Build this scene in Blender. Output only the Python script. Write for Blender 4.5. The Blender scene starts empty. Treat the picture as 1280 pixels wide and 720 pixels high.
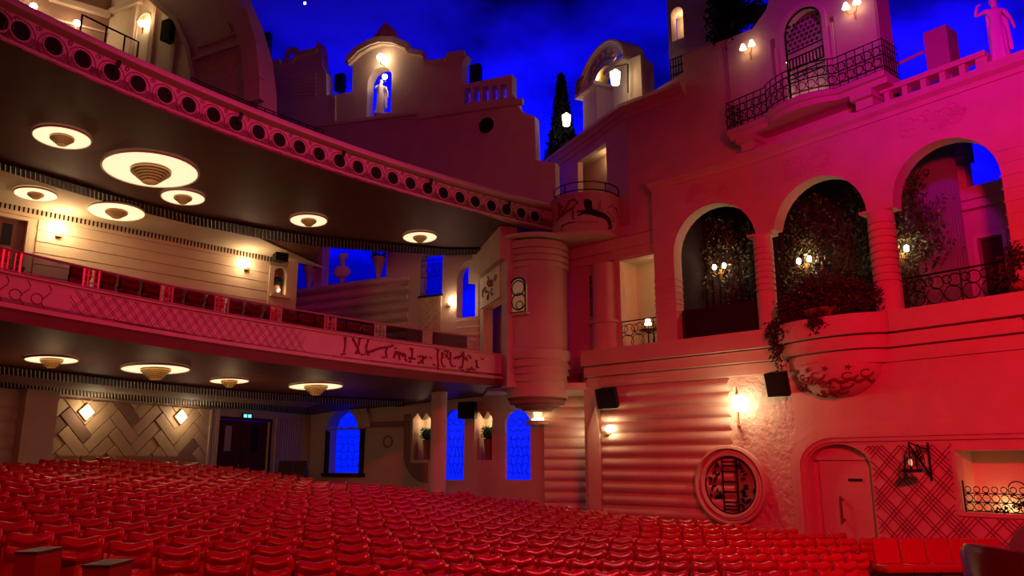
import bpy, bmesh, math, random
from mathutils import Vector, Matrix
from mathutils.geometry import tessellate_polygon
random.seed(7)
sc = bpy.context.scene
C = sc.collection
PI = math.pi
# ------------------------------------------------------------------ camera
EYE = 3.0
FPX = 975.0
PITCH = math.atan(217/975)
SP, CP = math.sin(PITCH), math.cos(PITCH)
cam_d = bpy.data.cameras.new('camera'); cam = bpy.data.objects.new('camera', cam_d); C.objects.link(cam)
cam.location = (0, 0, EYE); cam.rotation_euler = (PI/2+PITCH, 0, 0)
cam_d.sensor_width = 36; cam_d.lens = 36*FPX/1280; cam_d.clip_end = 400
sc.camera = cam
sc.view_settings.view_transform = 'Standard'
try: sc.view_settings.look = 'None'
except Exception: pass
sc.view_settings.gamma = 1; sc.view_settings.use_curve_mapping = False
sc.view_settings.exposure = 0.0
sc.cycles.use_denoising = True
sc.cycles.max_bounces = 5; sc.cycles.diffuse_bounces = 3; sc.cycles.glossy_bounces = 2
sc.cycles.transmission_bounces = 4; sc.cycles.transparent_max_bounces = 6
sc.cycles.sample_clamp_indirect = 3.0
sc.cycles.caustics_reflective = False; sc.cycles.caustics_refractive = False
# ------------------------------------------------------------------ world (very dim hall ambience)
w = bpy.data.worlds.new('world'); sc.world = w; w.use_nodes = True
w.node_tree.nodes['Background'].inputs[0].default_value = (0.75, 0.25, 0.35, 1)
w.node_tree.nodes['Background'].inputs[1].default_value = 0.0
# ------------------------------------------------------------------ stage lights and added fill spots
def spot(name, loc, target, color, energy, size, blend=0.6, radius=0.4):
    d = bpy.data.lights.new(name, 'SPOT'); d.color = color; d.energy = energy
    d.spot_size = math.radians(size); d.spot_blend = blend; d.shadow_soft_size = radius
    o = bpy.data.objects.new(name, d); C.objects.link(o); o.location = loc
    o.rotation_euler = (Vector(target)-Vector(loc)).to_track_quat('-Z', 'Y').to_euler()
    return o
def area(name, loc, target, color, energy, sx, sy, spread=180):
    d = bpy.data.lights.new(name, 'AREA'); d.color = color; d.energy = energy
    d.shape = 'RECTANGLE'; d.size = sx; d.size_y = sy; d.spread = math.radians(spread)
    o = bpy.data.objects.new(name, d); C.objects.link(o); o.location = loc
    o.rotation_euler = (Vector(target)-Vector(loc)).to_track_quat('-Z', 'Y').to_euler()
    return o
def point(name, loc, color, energy, radius=0.08):
    d = bpy.data.lights.new(name, 'POINT'); d.color = color; d.energy = energy; d.shadow_soft_size = radius
    o = bpy.data.objects.new(name, d); C.objects.link(o); o.location = loc
    return o
RED = (1, .012, .02); PINK = (1, .02, .16); MAG = (.75, .0, .75); WARM = (1, .62, .32); BLUE = (.0, .004, 1)
spot('stage_red_spot', (5, 4, EYE+5), (12.5, 18.5, EYE+2.2), (1, .005, .035), 9200, 88, 1.0, .5)
spot('stage_red_wash', (7, 5, EYE+10), (-3, 17, EYE-1.5), (1, .02, .04), 4600, 85, .8, .4)
spot('balcony_pink_wash', (2, 12, EYE+15), (-7, 21, EYE+5.5), (1, .025, .27), 3000, 74, .9, .3)
spot('magenta_spot', (3, 4, EYE+9), (12.3, 19, EYE+12.3), (.8, .0, .95), 5200, 44, 1.0, .5)
spot('side_pink_wash', (-1, 5, EYE+9), (4.5, 27, EYE+6.5), (1, .006, .07), 950, 50, 1.0, .6)

spot('skyline_red_fill', (-2, 14, EYE+14), (-4, 34, EYE+15.5), (1, .02, .06), 900, 70, .9, .5)  # extra spot added only to redden the skyline walls
spot('stalls_highlight_fill', (9, 8, EYE+9), (-2, 18, EYE-1.5), (1, .6, .6), 800, 48, .8, .15)  # added lamp that gives the leather seats their pinkish highlights
spot('stalls_low_fill', (-2, -3, EYE+4), (-4, 20, EYE-.5), (1, .07, .06), 1300, 112, .8, .5)  # low fill added to brighten what the high washes miss under the balcony
# ------------------------------------------------------------------ materials
MATS = {}
def mat(name, col, rough=.8, metal=0, bump=0, bscale=20, var=0, spec=.3, emit=None, estr=0, detail=4, alpha=1, vscale=1.5, bdist=.05):
    if name in MATS: return MATS[name]
    m = bpy.data.materials.new(name); m.use_nodes = True
    nt = m.node_tree; b = nt.nodes['Principled BSDF']
    b.inputs['Base Color'].default_value = (*col, 1); b.inputs['Roughness'].default_value = rough
    b.inputs['Metallic'].default_value = metal; b.inputs['Specular IOR Level'].default_value = spec
    b.inputs['Alpha'].default_value = alpha
    if emit: b.inputs['Emission Color'].default_value = (*emit, 1); b.inputs['Emission Strength'].default_value = estr
    if var or bump: tc = nt.nodes.new('ShaderNodeTexCoord')
    if var:
        n = nt.nodes.new('ShaderNodeTexNoise'); n.inputs['Scale'].default_value = vscale; n.inputs['Detail'].default_value = 5
        nt.links.new(tc.outputs['Object'], n.inputs['Vector'])
        r = nt.nodes.new('ShaderNodeValToRGB'); r.color_ramp.elements[0].position = .3; r.color_ramp.elements[1].position = .7
        r.color_ramp.elements[0].color = (*[c*(1-var) for c in col], 1); r.color_ramp.elements[1].color = (*[min(1, c*(1+var)) for c in col], 1)
        nt.links.new(n.outputs['Fac'], r.inputs[0]); nt.links.new(r.outputs[0], b.inputs['Base Color'])
    if bump:
        n = nt.nodes.new('ShaderNodeTexNoise'); n.inputs['Scale'].default_value = bscale; n.inputs['Detail'].default_value = detail
        nt.links.new(tc.outputs['Object'], n.inputs['Vector'])
        bp = nt.nodes.new('ShaderNodeBump'); bp.inputs['Strength'].default_value = bump; bp.inputs['Distance'].default_value = bdist
        nt.links.new(n.outputs['Fac'], bp.inputs['Height']); nt.links.new(bp.outputs[0], b.inputs['Normal'])
    MATS[name] = m
    return m
plaster = mat('painted_plaster', (.62, .47, .36), .85, bump=.15, bscale=9, var=.06)
stucco = mat('rough_stucco', (.62, .47, .36), .55, bdist=.10, bump=1.0, bscale=5, var=.08, detail=7)
cream = mat('cream_plaster', (.72, .6, .42), .8, bump=.1, var=.05)
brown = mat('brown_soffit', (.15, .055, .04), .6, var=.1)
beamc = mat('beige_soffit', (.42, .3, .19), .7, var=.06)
darkp = mat('dark_plaster', (.30, .17, .12), .85, bump=.2, var=.1)
slot_m = mat('black_vent', (.01, .008, .008), .9)
iron = mat('wrought_iron', (.012, .01, .012), .5, .6)
black = mat('black_plastic', (.008, .008, .01), .6)
gold = mat('gilded_metal', (.55, .36, .12), .35, .8)
leather = mat('red_leather', (.46, .010, .018), .26, spec=.75, bump=.1, bscale=30)
leather2 = mat('red_leather_side', (.30, .006, .012), .6)
woodd = mat('dark_red_wood', (.07, .012, .012), .4)
carpet = mat('dark_carpet', (.05, .01, .012), .95, bump=.3, bscale=80)
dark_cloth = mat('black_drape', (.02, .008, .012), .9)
leafm = mat('dark_leaf', (.06, .06, .025), .5, var=.5, vscale=3)
leafd = mat('cypress_leaf', (.008, .014, .01), .7)
leafr = mat('reddish_leaf', (.055, .03, .02), .5, var=.5, vscale=4)
green = mat('topiary_leaf', (.02, .12, .03), .6, var=.4, vscale=12)
terra = mat('terracotta', (.30, .13, .08), .8)
stone = mat('statue_plaster', (.75, .68, .68), .6)
doorw = mat('dark_wood_door', (.08, .012, .016), .9, var=.2)
white_e = mat('lamp_glass', (1, .9, .75), .4, emit=(1, .78, .5), estr=9)
bulb_e = mat('bulb_glow', (1, .9, .75), .4, emit=(1, .76, .48), estr=28)
soft_e = mat('lit_shade', (1, .85, .7), .5, emit=(1, .7, .45), estr=3)
dish_m = mat('cream_dish', (.85, .74, .52), .6)
blue_e = mat('blue_lit_glass', (.0, .0, .3), .4, emit=(.0, .012, 1), estr=1.1)
exit_e = mat('exit_glow', (.1, .6, .5), .4, emit=(.15, .9, .75), estr=2.0)
relief_d = mat('relief_red_brown', (.22, .05, .045), .8)
relief_b = mat('relief_blue_black', (.02, .015, .03), .7)
herr_l = mat('beige_parquet_panel', (.55, .38, .22), .5, var=.15)
herr_d = mat('brown_parquet_panel', (.27, .15, .10), .6)
lat_m = mat('lattice_groove', (.25, .12, .1), .8)
glassm = mat('reflection_tint_glass', (.05, .03, .05), .15, spec=.8)  # dark tint puts hall reflections and dark seats behind into the glass colour
# ------------------------------------------------------------------ geometry helpers
def ray(u, v):
    a = (v-360)/FPX
    return Vector(((u-640)/FPX, CP+a*SP, SP-a*CP))
def at_h(u, v, z):
    d = ray(u, v); t = (z-EYE)/d.z
    return Vector((d.x*t, d.y*t, z))
def at_y(u, v, y):
    d = ray(u, v); t = y/d.y
    return Vector((d.x*t, y, EYE+d.z*t))
class Fr:
    """vertical plane frame: s along, z up, d towards the room"""
    def __init__(s, p, q):
        s.o = Vector((p[0], p[1], 0)); s.t = Vector((q[0]-p[0], q[1]-p[1], 0)).normalized()
        n = Vector((s.t.y, -s.t.x, 0))
        if n.dot(-s.o) < 0: n = -n
        s.n = n
    def off(s, d):
        f = Fr((s.o.x, s.o.y), (s.o.x+s.t.x, s.o.y+s.t.y)); f.n = s.n; f.o = s.o+s.n*d; return f
    def px(s, u, v, d=0):
        r = ray(u, v); o = s.o+s.n*d
        t = o.dot(s.n)/(r.x*s.n.x+r.y*s.n.y)
        p = Vector((r.x*t, r.y*t, EYE+r.z*t))
        return ((p-s.o).dot(s.t), p.z)
    def pt(s, a, z, d=0):
        v = s.o+s.t*a+s.n*d; return Vector((v.x, v.y, z))
    def w(s, u, v, d=0):
        a, z = s.px(u, v, d); return s.pt(a, z, d)
    def poly(s, pts, d=0): return [s.px(u, v, d) for u, v in pts]
class MB:
    def __init__(s): s.v = []; s.f = []; s.m = []; s.cur = 0
    def add(s, vs, fs):
        b = len(s.v); s.v += [tuple(x) for x in vs]; s.f += [tuple(i+b for i in f) for f in fs]; s.m += [s.cur]*len(fs)
        return s
    def box(s, c, e, M=None):
        x, y, z = c; a, b, h = e[0]/2, e[1]/2, e[2]/2
        vs = [Vector((x+i*a, y+j*b, z+k*h)) for i in (-1, 1) for j in (-1, 1) for k in (-1, 1)]
        if M: vs = [M@q for q in vs]
        return s.add(vs, [(0, 1, 3, 2), (4, 6, 7, 5), (0, 4, 5, 1), (2, 3, 7, 6), (0, 2, 6, 4), (1, 5, 7, 3)])
    def fbox(s, F, s0, s1, z0, z1, d0, d1):
        vs = [F.pt(a, z, d) for a in (s0, s1) for d in (d0, d1) for z in (z0, z1)]
        return s.add(vs, [(0, 1, 3, 2), (4, 6, 7, 5), (0, 4, 5, 1), (2, 3, 7, 6), (0, 2, 6, 4), (1, 5, 7, 3)])
    def prism(s, F, outer, holes=(), d0=-.3, d1=0):
        loops = [list(outer)]+[list(h) for h in holes]
        flat = [p for l in loops for p in l]
        tris = tessellate_polygon([[Vector((p[0], p[1], 0)) for p in l] for l in loops])
        n = len(flat)
        vs = [F.pt(a, z, d1) for a, z in flat]+[F.pt(a, z, d0) for a, z in flat]
        fs = [tuple(t) for t in tris]+[tuple(i+n for i in reversed(t)) for t in tris]
        k = 0
        for l in loops:
            m = len(l)
            for i in range(m): fs.append((k+i, k+(i+1) % m, k+(i+1) % m+n, k+i+n))
            k += m
        return s.add(vs, fs)
    def tube(s, pts, r, seg=6, closed=False, r2=None):
        pts = [Vector(p) for p in pts]; n = len(pts); vs = []; fs = []
        for i, p in enumerate(pts):
            if closed: t = pts[(i+1) % n]-pts[i-1]
            else: t = pts[min(i+1, n-1)]-pts[max(i-1, 0)]
            if t.length < 1e-9: t = Vector((0, 0, 1))
            t.normalize()
            up = Vector((0, 0, 1)) if abs(t.z) < .95 else Vector((1, 0, 0))
            a = t.cross(up).normalized(); b = a.cross(t)
            rr = r if r2 is None else r+(r2-r)*i/(n-1)
            for k in range(seg):
                g = 2*PI*k/seg; vs.append(p+a*math.cos(g)*rr+b*math.sin(g)*rr)
        for i in range(n if closed else n-1):
            for k in range(seg):
                j = (i+1) % n; fs.append((i*seg+k, i*seg+(k+1) % seg, j*seg+(k+1) % seg, j*seg+k))
        if not closed: fs += [tuple(range(seg-1, -1, -1)), tuple((n-1)*seg+k for k in range(seg))]
        return s.add(vs, fs)
    def lathe(s, c, prof, seg=24, a0=0, a1=2*PI, sx=1, sy=1, M=None):
        full = abs(a1-a0-2*PI) < 1e-6; cols = seg if full else seg+1; m = len(prof); vs = []; fs = []
        for k in range(cols):
            g = a0+(a1-a0)*k/seg
            for r, z in prof:
                q = Vector((r*math.cos(g)*sx, r*math.sin(g)*sy, z))
                vs.append((M@q if M else q)+Vector(c))
        for k in range(seg):
            j = (k+1) % cols if full else k+1
            for i in range(m-1): fs.append((k*m+i, j*m+i, j*m+i+1, k*m+i+1))
        return s.add(vs, fs)
    def sphere(s, c, r, seg=12, rings=8, sc_=(1, 1, 1)):
        pr = [(max(1e-4, r*math.sin(PI*i/rings)), -r*math.cos(PI*i/rings)*sc_[2]) for i in range(rings+1)]
        return s.lathe(c, pr, seg, sx=sc_[0], sy=sc_[1])
    def sweep(s, path, prof, closed_prof=True, flip=1):
        """path: plan points; prof: list of (d,z) or callable(i)->list; d is outward (to the right-hand normal * flip)"""
        n = len(path); P = [Vector((p[0], p[1])) for p in path]; vs = []; fs = []
        for i in range(n):
            a = (P[i]-P[i-1]).normalized() if i else None
            b = (P[i+1]-P[i]).normalized() if i < n-1 else None
            if a is None: a = b
            if b is None: b = a
            na = Vector((a.y, -a.x))*flip; nb = Vector((b.y, -b.x))*flip
            nn = (na+nb).normalized(); k = 1/max(.35, nn.dot(na))
            pf = prof(i) if callable(prof) else prof
            for d, z in pf: vs.append((P[i].x+nn.x*d*k, P[i].y+nn.y*d*k, z))
        m = len(pf)
        for i in range(n-1):
            for j in range(m if closed_prof else m-1):
                q = (j+1) % m; fs.append((i*m+j, i*m+q, (i+1)*m+q, (i+1)*m+j))
        if closed_prof: fs += [tuple(range(m)), tuple((n-1)*m+j for j in range(m-1, -1, -1))]
        return s.add(vs, fs)
    def build(s, name, mats, parent=None, smooth=False, kind=None, label=None, cat=None, group=None, flipfix=True):
        me = bpy.data.meshes.new(name); me.from_pydata(s.v, [], s.f)
        if not isinstance(mats, (list, tuple)): mats = [mats]
        for m in mats: me.materials.append(m)
        if any(s.m): me.polygons.foreach_set('material_index', s.m)
        bm = bmesh.new(); bm.from_mesh(me)
        bmesh.ops.recalc_face_normals(bm, faces=bm.faces); bm.to_mesh(me); bm.free()
        if smooth:
            for p in me.polygons: p.use_smooth = True
            if smooth != 'all':
                try: me.set_sharp_from_angle(angle=math.radians(40))
                except Exception: pass
        me.update()
        o = bpy.data.objects.new(name, me); C.objects.link(o)
        if parent:
            o.parent = parent; o.matrix_parent_inverse = Matrix.Translation(parent.location).inverted() if parent.rotation_euler[2] == 0 and parent.type == 'EMPTY' else parent.matrix_basis.inverted()
        if kind: o['kind'] = kind
        if label: o['label'] = label
        if cat: o['category'] = cat
        if group: o['group'] = group
        return o
def thing(name, loc, label, cat, group=None):
    o = bpy.data.objects.new(name, None); C.objects.link(o); o.location = loc; o.empty_display_size = .1
    o['label'] = label; o['category'] = cat
    if group: o['group'] = group
    return o
def arch(s0, s1, z0, z1, rise=None, seg=16):
    """outline of an arched opening, starting bottom-left, counter-clockwise"""
    c = (s0+s1)/2; r = abs(s1-s0)/2; rise = r if rise is None else rise
    lo, hi = min(s0, s1), max(s0, s1)
    pts = [(lo, z0), (hi, z0)]
    for i in range(seg+1):
        g = PI*i/seg; pts.append((c+r*math.cos(g), z1-rise+rise*math.sin(g)))
    return pts
def ring(c, r, seg=28, ry=None): return [(c[0]+r*math.cos(2*PI*i/seg), c[1]+(ry or r)*math.sin(2*PI*i/seg)) for i in range(seg)]
def rect(s0, s1, z0, z1): return [(min(s0, s1), z0), (max(s0, s1), z0), (max(s0, s1), z1), (min(s0, s1), z1)]
def logs(mb, F, s0, s1, z0, z1, pitch, depth=.1, d=0, back=.25):
    """rounded horizontal log boarding from s0 to s1"""
    prof = [(d-back, z0)]; n = max(1, round((z1-z0)/pitch)); p = (z1-z0)/n
    for i in range(n):
        b = z0+i*p
        prof += [(d, b+.02*p), (d, b+.08*p)]+[(d+depth*math.sin(PI*(k/6))**.6 if 0 < k < 6 else d, b+p*(.08+.92*k/6)) for k in range(1, 6)]
    prof += [(d, z1), (d-back, z1)]
    vs = [F.pt(s, z, dd) for s in (s0, s1) for dd, z in prof]; m = len(prof)
    fs = [(i, (i+1) % m, (i+1) % m+m, i+m) for i in range(m)]+[tuple(range(m)), tuple(range(2*m-1, m-1, -1))]
    mb.add(vs, fs)
def boards(mb, F, s0, s1, z0, z1, pitch, d=0, back=.25, g=.03):
    prof = [(d-back, z0)]; n = max(1, round((z1-z0)/pitch)); p = (z1-z0)/n
    for i in range(n):
        b = z0+i*p; prof += [(d-.03, b), (d-.03, b+g), (d+.01, b+g), (d, b+p)]
    prof += [(d-back, z1)]; vs = [F.pt(s, z, dd) for s in (s0, s1) for dd, z in prof]; m = len(prof)
    mb.add(vs, [(i, (i+1) % m, (i+1) % m+m, i+m) for i in range(m)]+[tuple(range(m)), tuple(range(2*m-1, m-1, -1))])
def scroll(F, pts, d=0): return [F.pt(a, z, d) for a, z in pts]
def iron_panel(mb, F, s0, s1, z0, z1, d=0, r=.018, nr=None):
    """railing of rings and scrolls between two rails on a plane"""
    for z in (z0, z1): mb.tube([F.pt(s0, z, d), F.pt(s1, z, d)], r*1.3)
    h = z1-z0; L = abs(s1-s0); nr = nr or max(2, round(L/(h*.55))); st = (s1-s0)/nr
    for i in range(nr+1): 
        if i % 3 == 0: mb.tube([F.pt(s0+i*st, z0, d), F.pt(s0+i*st, z1, d)], r)
    for i in range(nr):
        c = s0+(i+.5)*st
        mb.tube([F.pt(*q, d) for q in ring((c, z0+h*.3), h*.25, 12)], r*.8, 4, True)
        mb.tube([F.pt(*q, d) for q in ring((c+st*.2, z0+h*.7), h*.2, 12)], r*.8, 4, True)
        mb.tube([F.pt(*q, d) for q in ring((c-st*.25, z0+h*.75), h*.13, 10)], r*.8, 4, True)
def leaves(mb, pts, n, spread, size, seedv=1):
    rnd = random.Random(seedv)
    for _ in range(n):
        c = Vector(rnd.choice(pts))+Vector([rnd.gauss(0, spread) for _ in range(3)])
        a = Vector([rnd.uniform(-1, 1) for _ in range(3)]).normalized(); b = a.orthogonal().normalized(); b.rotate(Matrix.Rotation(rnd.uniform(0, 6.28), 3, a))
        s_ = size*rnd.uniform(.6, 1.3); e = a.cross(b)
        mb.add([c-a*s_, c+b*s_*.45+e*s_*.1, c+a*s_, c-b*s_*.45+e*s_*.1], [(0, 1, 2, 3)])
def sq(a, b, n): return [a+(b-a)*i/n for i in range(n+1)]
# ------------------------------------------------------------------ frames of the walls
E = EYE
RW1 = Fr((3.22, 28.0), (7.75, 23.83)); RW2 = Fr((7.75, 23.83), (11.90, 18.57))
LG = Fr((-9.16, 35.9), (-1.2, 31.5)); LP = Fr((1.2, 30.1), (2.95, 30.1))
RR = Fr((-14.57, 25.3), (-9.16, 35.9)); MZ = Fr((-16.1, 23.3), (-10.1, 29.7)); SK = Fr((-13.8, 38.2), (1.7, 31.0))
KIN = 'structure'
def lag(p0, p1, p2, tm):
    def f(t):
        a = (t-tm)*(t-1)/(tm); b = t*(t-1)/(tm*(tm-1)); c = t*(t-tm)/(1-tm)
        return (a*p0[0]+b*p1[0]+c*p2[0], a*p0[1]+b*p1[1]+c*p2[1])
    return f
LOWC = lag((-9.93, 14.86), (-6.87, 20.8), (-.38, 28.5), .41)
UPC = lag((-10.7, 14.8), (-7.13, 20.35), (1.45, 28.5), .37)
def curve_pts(f, t0, t1, n): return [f(t0+(t1-t0)*i/n) for i in range(n+1)]
def zplane(p, q, r):
    p, q, r = Vector(p), Vector(q), Vector(r); n = (q-p).cross(r-p)
    return lambda x, y: p.z-(n.x*(x-p.x)+n.y*(y-p.y))/n.z
LSOF = zplane((-9.93, 14.86, E+2.9), (-.38, 28.5, E+2.9), (-14.6, 25.3, E+2.38))
USOF = zplane((-10.3, 14.85, E+8.62), (0, 27.4, E+8.62), (-16.1, 23.3, E+7.95))
def on_surf(u, v, zf):
    d = ray(u, v); lo, hi = 2., 60.
    g = lambda t: EYE+d.z*t-zf(d.x*t, d.y*t)
    for _ in range(60):
        m = (lo+hi)/2
        if g(m) > 0: hi = m
        else: lo = m
    return Vector((d.x*lo, d.y*lo, zf(d.x*lo, d.y*lo)))
def slab(mb, outline, zf, th, off=0):
    """plan outline lying on the surface zf (bottom), th thick upwards"""
    tr = tessellate_polygon([[Vector((p[0], p[1], 0)) for p in outline]]); n = len(outline)
    vs = [(p[0], p[1], zf(p[0], p[1])+off) for p in outline]+[(p[0], p[1], zf(p[0], p[1])+off+th) for p in outline]
    mb.add(vs, [tuple(reversed(t)) for t in tr]+[tuple(i+n for i in t) for t in tr]+[(i, (i+1) % n, (i+1) % n+n, i+n) for i in range(n)])

# ------------------------------------------------------------------ floor: raked heightfield fitted to where the rows stand
SAMP = []   # (u, v, seat width in px) read off the photograph -> head positions
for u_, v_, w_ in ((82, 652, 53), (165, 668, 52), (113, 654, 52), (75, 643, 46), (45, 619, 40), (30, 599, 35), (20, 590, 30), (15, 581, 25), (235, 568, 17), (100, 568, 23), (300, 583, 14.5), (160, 600, 28), (250, 610, 27), (250, 640, 36), (300, 660, 42),
        (416, 685.5, 43), (413, 669, 40), (411, 658, 38), (410, 648, 34.5), (413, 637, 32), (400, 613, 24), (460, 602, 19), (400, 592, 16), (700, 687, 36.7), (698, 668, 32), (715, 650, 25.5), (698, 642, 22.5), (707, 627, 19),
        (856, 691, 32), (869, 677, 30), (855, 654.5, 26), (836, 642, 21.5), (834, 637, 20), (958, 682, 32), (991, 682, 30.5), (948, 663, 27), (967, 655.5, 24), (961, 648, 21.5), (1040, 673, 29), (1108, 672, 30),
        (582, 693, 40.7), (551, 681, 36.7), (533, 664.4, 34.4), (523, 653, 30.5), (515, 643, 27.5), (538, 630, 24.5), (504, 602, 18), (620, 612, 18), (487, 706, 47), (600, 640, 26)):
    k_ = FPX*.555/w_; r_ = ray(u_, v_); SAMP.append((r_.x*k_, r_.y*k_, r_.z*k_))
def local_fit(x, y, sg=2.6):
    S = [0]*6; T = [0]*3
    for a, b, h in SAMP:
        dx, dy = a-x, b-y; w = math.exp(-(dx*dx+dy*dy)/(2*sg*sg))+1e-4/(1+dx*dx+dy*dy)
        S[0] += w; S[1] += w*dx; S[2] += w*dy; S[3] += w*dx*dx; S[4] += w*dx*dy; S[5] += w*dy*dy
        T[0] += w*h; T[1] += w*h*dx; T[2] += w*h*dy
    lam = S[0]*1.2
    M = Matrix(((S[0], S[1], S[2]), (S[1], S[3]+lam, S[4]), (S[2], S[4], S[5]+lam)))
    return (M.inverted()@Vector(T))[0]
GX = [-18+i for i in range(32)]; GY = [7+i for i in range(31)]
HG = [[local_fit(x, y) for y in GY] for x in GX]
def head_z(x, y):
    x = max(-18, min(12.99, x))+18; y = max(7, min(36.99, y))-7; i, j = int(x), int(y); a, b = x-i, y-j
    return E+(HG[i][j]*(1-a)+HG[i+1][j]*a)*(1-b)+(HG[i][j+1]*(1-a)+HG[i+1][j+1]*a)*b
SEATH = 1.08
def floor_z(x, y): return head_z(x, y)-SEATH
mb = MB(); nx, ny = 44, 44
vs = []; fs = []
for i in range(nx+1):
    for j in range(ny+1):
        x = -20+35*i/nx; y = -2+40*j/ny; vs.append((x, y, floor_z(x, y)))
k = len(vs); vs += [(x, y, z-.3) for x, y, z in vs]
for i in range(nx):
    for j in range(ny):
        a = i*(ny+1)+j; fs.append((a, a+ny+1, a+ny+2, a+1)); fs.append((a+k, a+1+k, a+ny+2+k, a+ny+1+k))
mb.add(vs, fs).build('floor', carpet, kind=KIN, smooth=True)

# ------------------------------------------------------------------ painted sky dome and the lamps that light it
dm = mat('sky_plaster', (.5, .5, .62), .9)
nt = dm.node_tree; b = nt.nodes['Principled BSDF']; tc = nt.nodes.new('ShaderNodeTexCoord')
mp = nt.nodes.new('ShaderNodeMapping'); mp.inputs['Scale'].default_value = (.05, .05, .09)
nz = nt.nodes.new('ShaderNodeTexNoise'); nz.inputs['Scale'].default_value = 1.6; nz.inputs['Detail'].default_value = 4
cr = nt.nodes.new('ShaderNodeValToRGB'); cr.color_ramp.elements[0].position = .42; cr.color_ramp.elements[1].position = .60
cr.color_ramp.elements[0].color = (.025, .04, .10, 1); cr.color_ramp.elements[1].color = (.16, .25, .68, 1)
nt.links.new(tc.outputs['Object'], mp.inputs[0]); nt.links.new(mp.outputs[0], nz.inputs['Vector']); nt.links.new(nz.outputs['Fac'], cr.inputs[0]); nt.links.new(cr.outputs[0], b.inputs['Base Color'])
pr = []
for i in range(15):
    g = PI/2*i/14; pr.append((60*math.cos(g)+1e-3, -4+E+48*math.sin(g)))
pr = [(60, -6)]+pr
MB().lathe((0, 4, 0), pr, 64).build('ceiling', dm, kind=KIN, smooth='all')
area('sky_uplight', (-16, 50, E+19), (-19, 57, E+24), BLUE, 5600, 14, .8)
area('sky_uplight', (0, 51, E+16), (1, 59, E+21), BLUE, 6000, 16, .8)
area('sky_uplight', (-4, 48, E+4), (-6, 60, E+10), BLUE, 6500, 16, 1)
area('sky_uplight', (23, 39, E+16), (27, 46, E+19.5), BLUE, 5200, 10, .8)

# ------------------------------------------------------------------ ground floor, side wall right
zb = floor_z(8, 22)-1.4
def base(F, s0, s1, mbx=None, ztop=None, d0=-.35, d1=0): pass
S755, S917 = RW1.px(755, 560)[0], RW1.px(917, 560)[0]
S965 = (Vector((7.75, 23.83, 0))-RW1.o).dot(RW1.t)
ZB = E+2.6                       # underside of the loggia band
mb = MB(); logs(mb, RW1, S755, S917, E-3.1, ZB+.35, .405, .15, 0)
mb.build('wall_right_log_boarding', plaster, kind=KIN, smooth=True)
mb = MB(); s0, s1 = LP.px(680, 560)[0], LP.px(745, 560)[0]
logs(mb, LP, s0, s1, E-3.1, ZB+.6, .405, .1, 0); mb.build('wall_rear_log_boarding', plaster, kind=KIN, smooth=True)
# pillar with a pointed lit niche between the two boardings
PF = Fr((2.62, 28.6), (3.22, 28.0)); L = (Vector((3.22, 28., 0))-PF.o).dot(PF.t)
mb = MB(); mb.fbox(PF, 0, L, E-3.1, ZB+.3, -1.4, 0); mb.build('wall_pillar', plaster, kind=KIN)
mb = MB(); pts = [(0.18, E-2.6), (L-.12, E-2.6), (L-.12, E+1.0), (L-.3, E+1.9), (.18, E+1.0)]
mb.prism(PF, pts, (), 0, .08); mb.build('trim_1', cream, kind=KIN)
# stucco wall between boarding and the bend, with the round opening
cw = RW1.px(917, 606); rO = 1.12; rI = .86
sA = S917
mb = MB(); mb.prism(RW1, [(sA, E-3.2), (S965, E-3.2), (S965, ZB+.4), (sA, ZB+.4)], [], -.35, .004)
mb.build('wall_right_stucco', stucco, kind=KIN)
w_ = thing('round_window', RW1.pt(cw[0], cw[1], .1), 'round window with ladder-like black grille set in the red-lit side wall', 'window')
mb = MB(); G = RW1
prof = [(rI-.06, .06), (rI, .12), (rI+.02, .28), (rI+.09, .30), (rI+.10, .22), (rI+.17, .2), (rI+.18, .12), (rO-.02, .34), (rO+.05, .32), (rO+.06, .1)]
vs = []; fs = []; m = len(prof)
for i in range(40):
    g = 2*PI*i/40
    for r, d in prof: vs.append(RW1.pt(cw[0]+r*math.cos(g), cw[1]+r*math.sin(g), d))
for i in range(40):
    for j in range(m-1): fs.append((i*m+j, ((i+1) % 40)*m+j, ((i+1) % 40)*m+j+1, i*m+j+1))
MB().add(vs, fs).build('surround', plaster, w_, smooth=True)
mb = MB(); mb.prism(RW1, ring(cw, rI), (), .06, .075); mb.build('back_panel', darkp, w_)
mb = MB()
for sx in (-.24, .24): mb.tube([RW1.pt(cw[0]+sx, cw[1]-rI*.95, .2), RW1.pt(cw[0]+sx, cw[1]+rI*.95, .2)], .022)
for kz in (-.72, -.62, -.5, -.2, .1, .4, .58, .7): mb.tube([RW1.pt(cw[0]-.24, cw[1]+kz, .2), RW1.pt(cw[0]+.24, cw[1]+kz, .2)], .02)
mb.tube([RW1.pt(*q, .2) for q in ring(cw, rI-.02)], .02, 5, True)
rnd = random.Random(4)
for sd in (-1, 1):
    for i in range(26):
        a = rnd.uniform(-1.15, 1.15); r = rnd.uniform(.42, .78)
        cx, cz = cw[0]+sd*r*math.cos(a), cw[1]+r*math.sin(a)
        if abs(cx-cw[0]) < .3: continue
        g = rnd.uniform(0, PI); l = .10
        mb.add([RW1.pt(cx+l*math.cos(g), cz+l*math.sin(g), .2), RW1.pt(cx-l*.35*math.sin(g), cz+l*.35*math.cos(g), .22), RW1.pt(cx-l*math.cos(g), cz-l*math.sin(g), .2), RW1.pt(cx+l*.35*math.sin(g), cz-l*.35*math.cos(g), .18)], [(0, 1, 2, 3)])
mb.build('grille', iron, w_)

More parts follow.
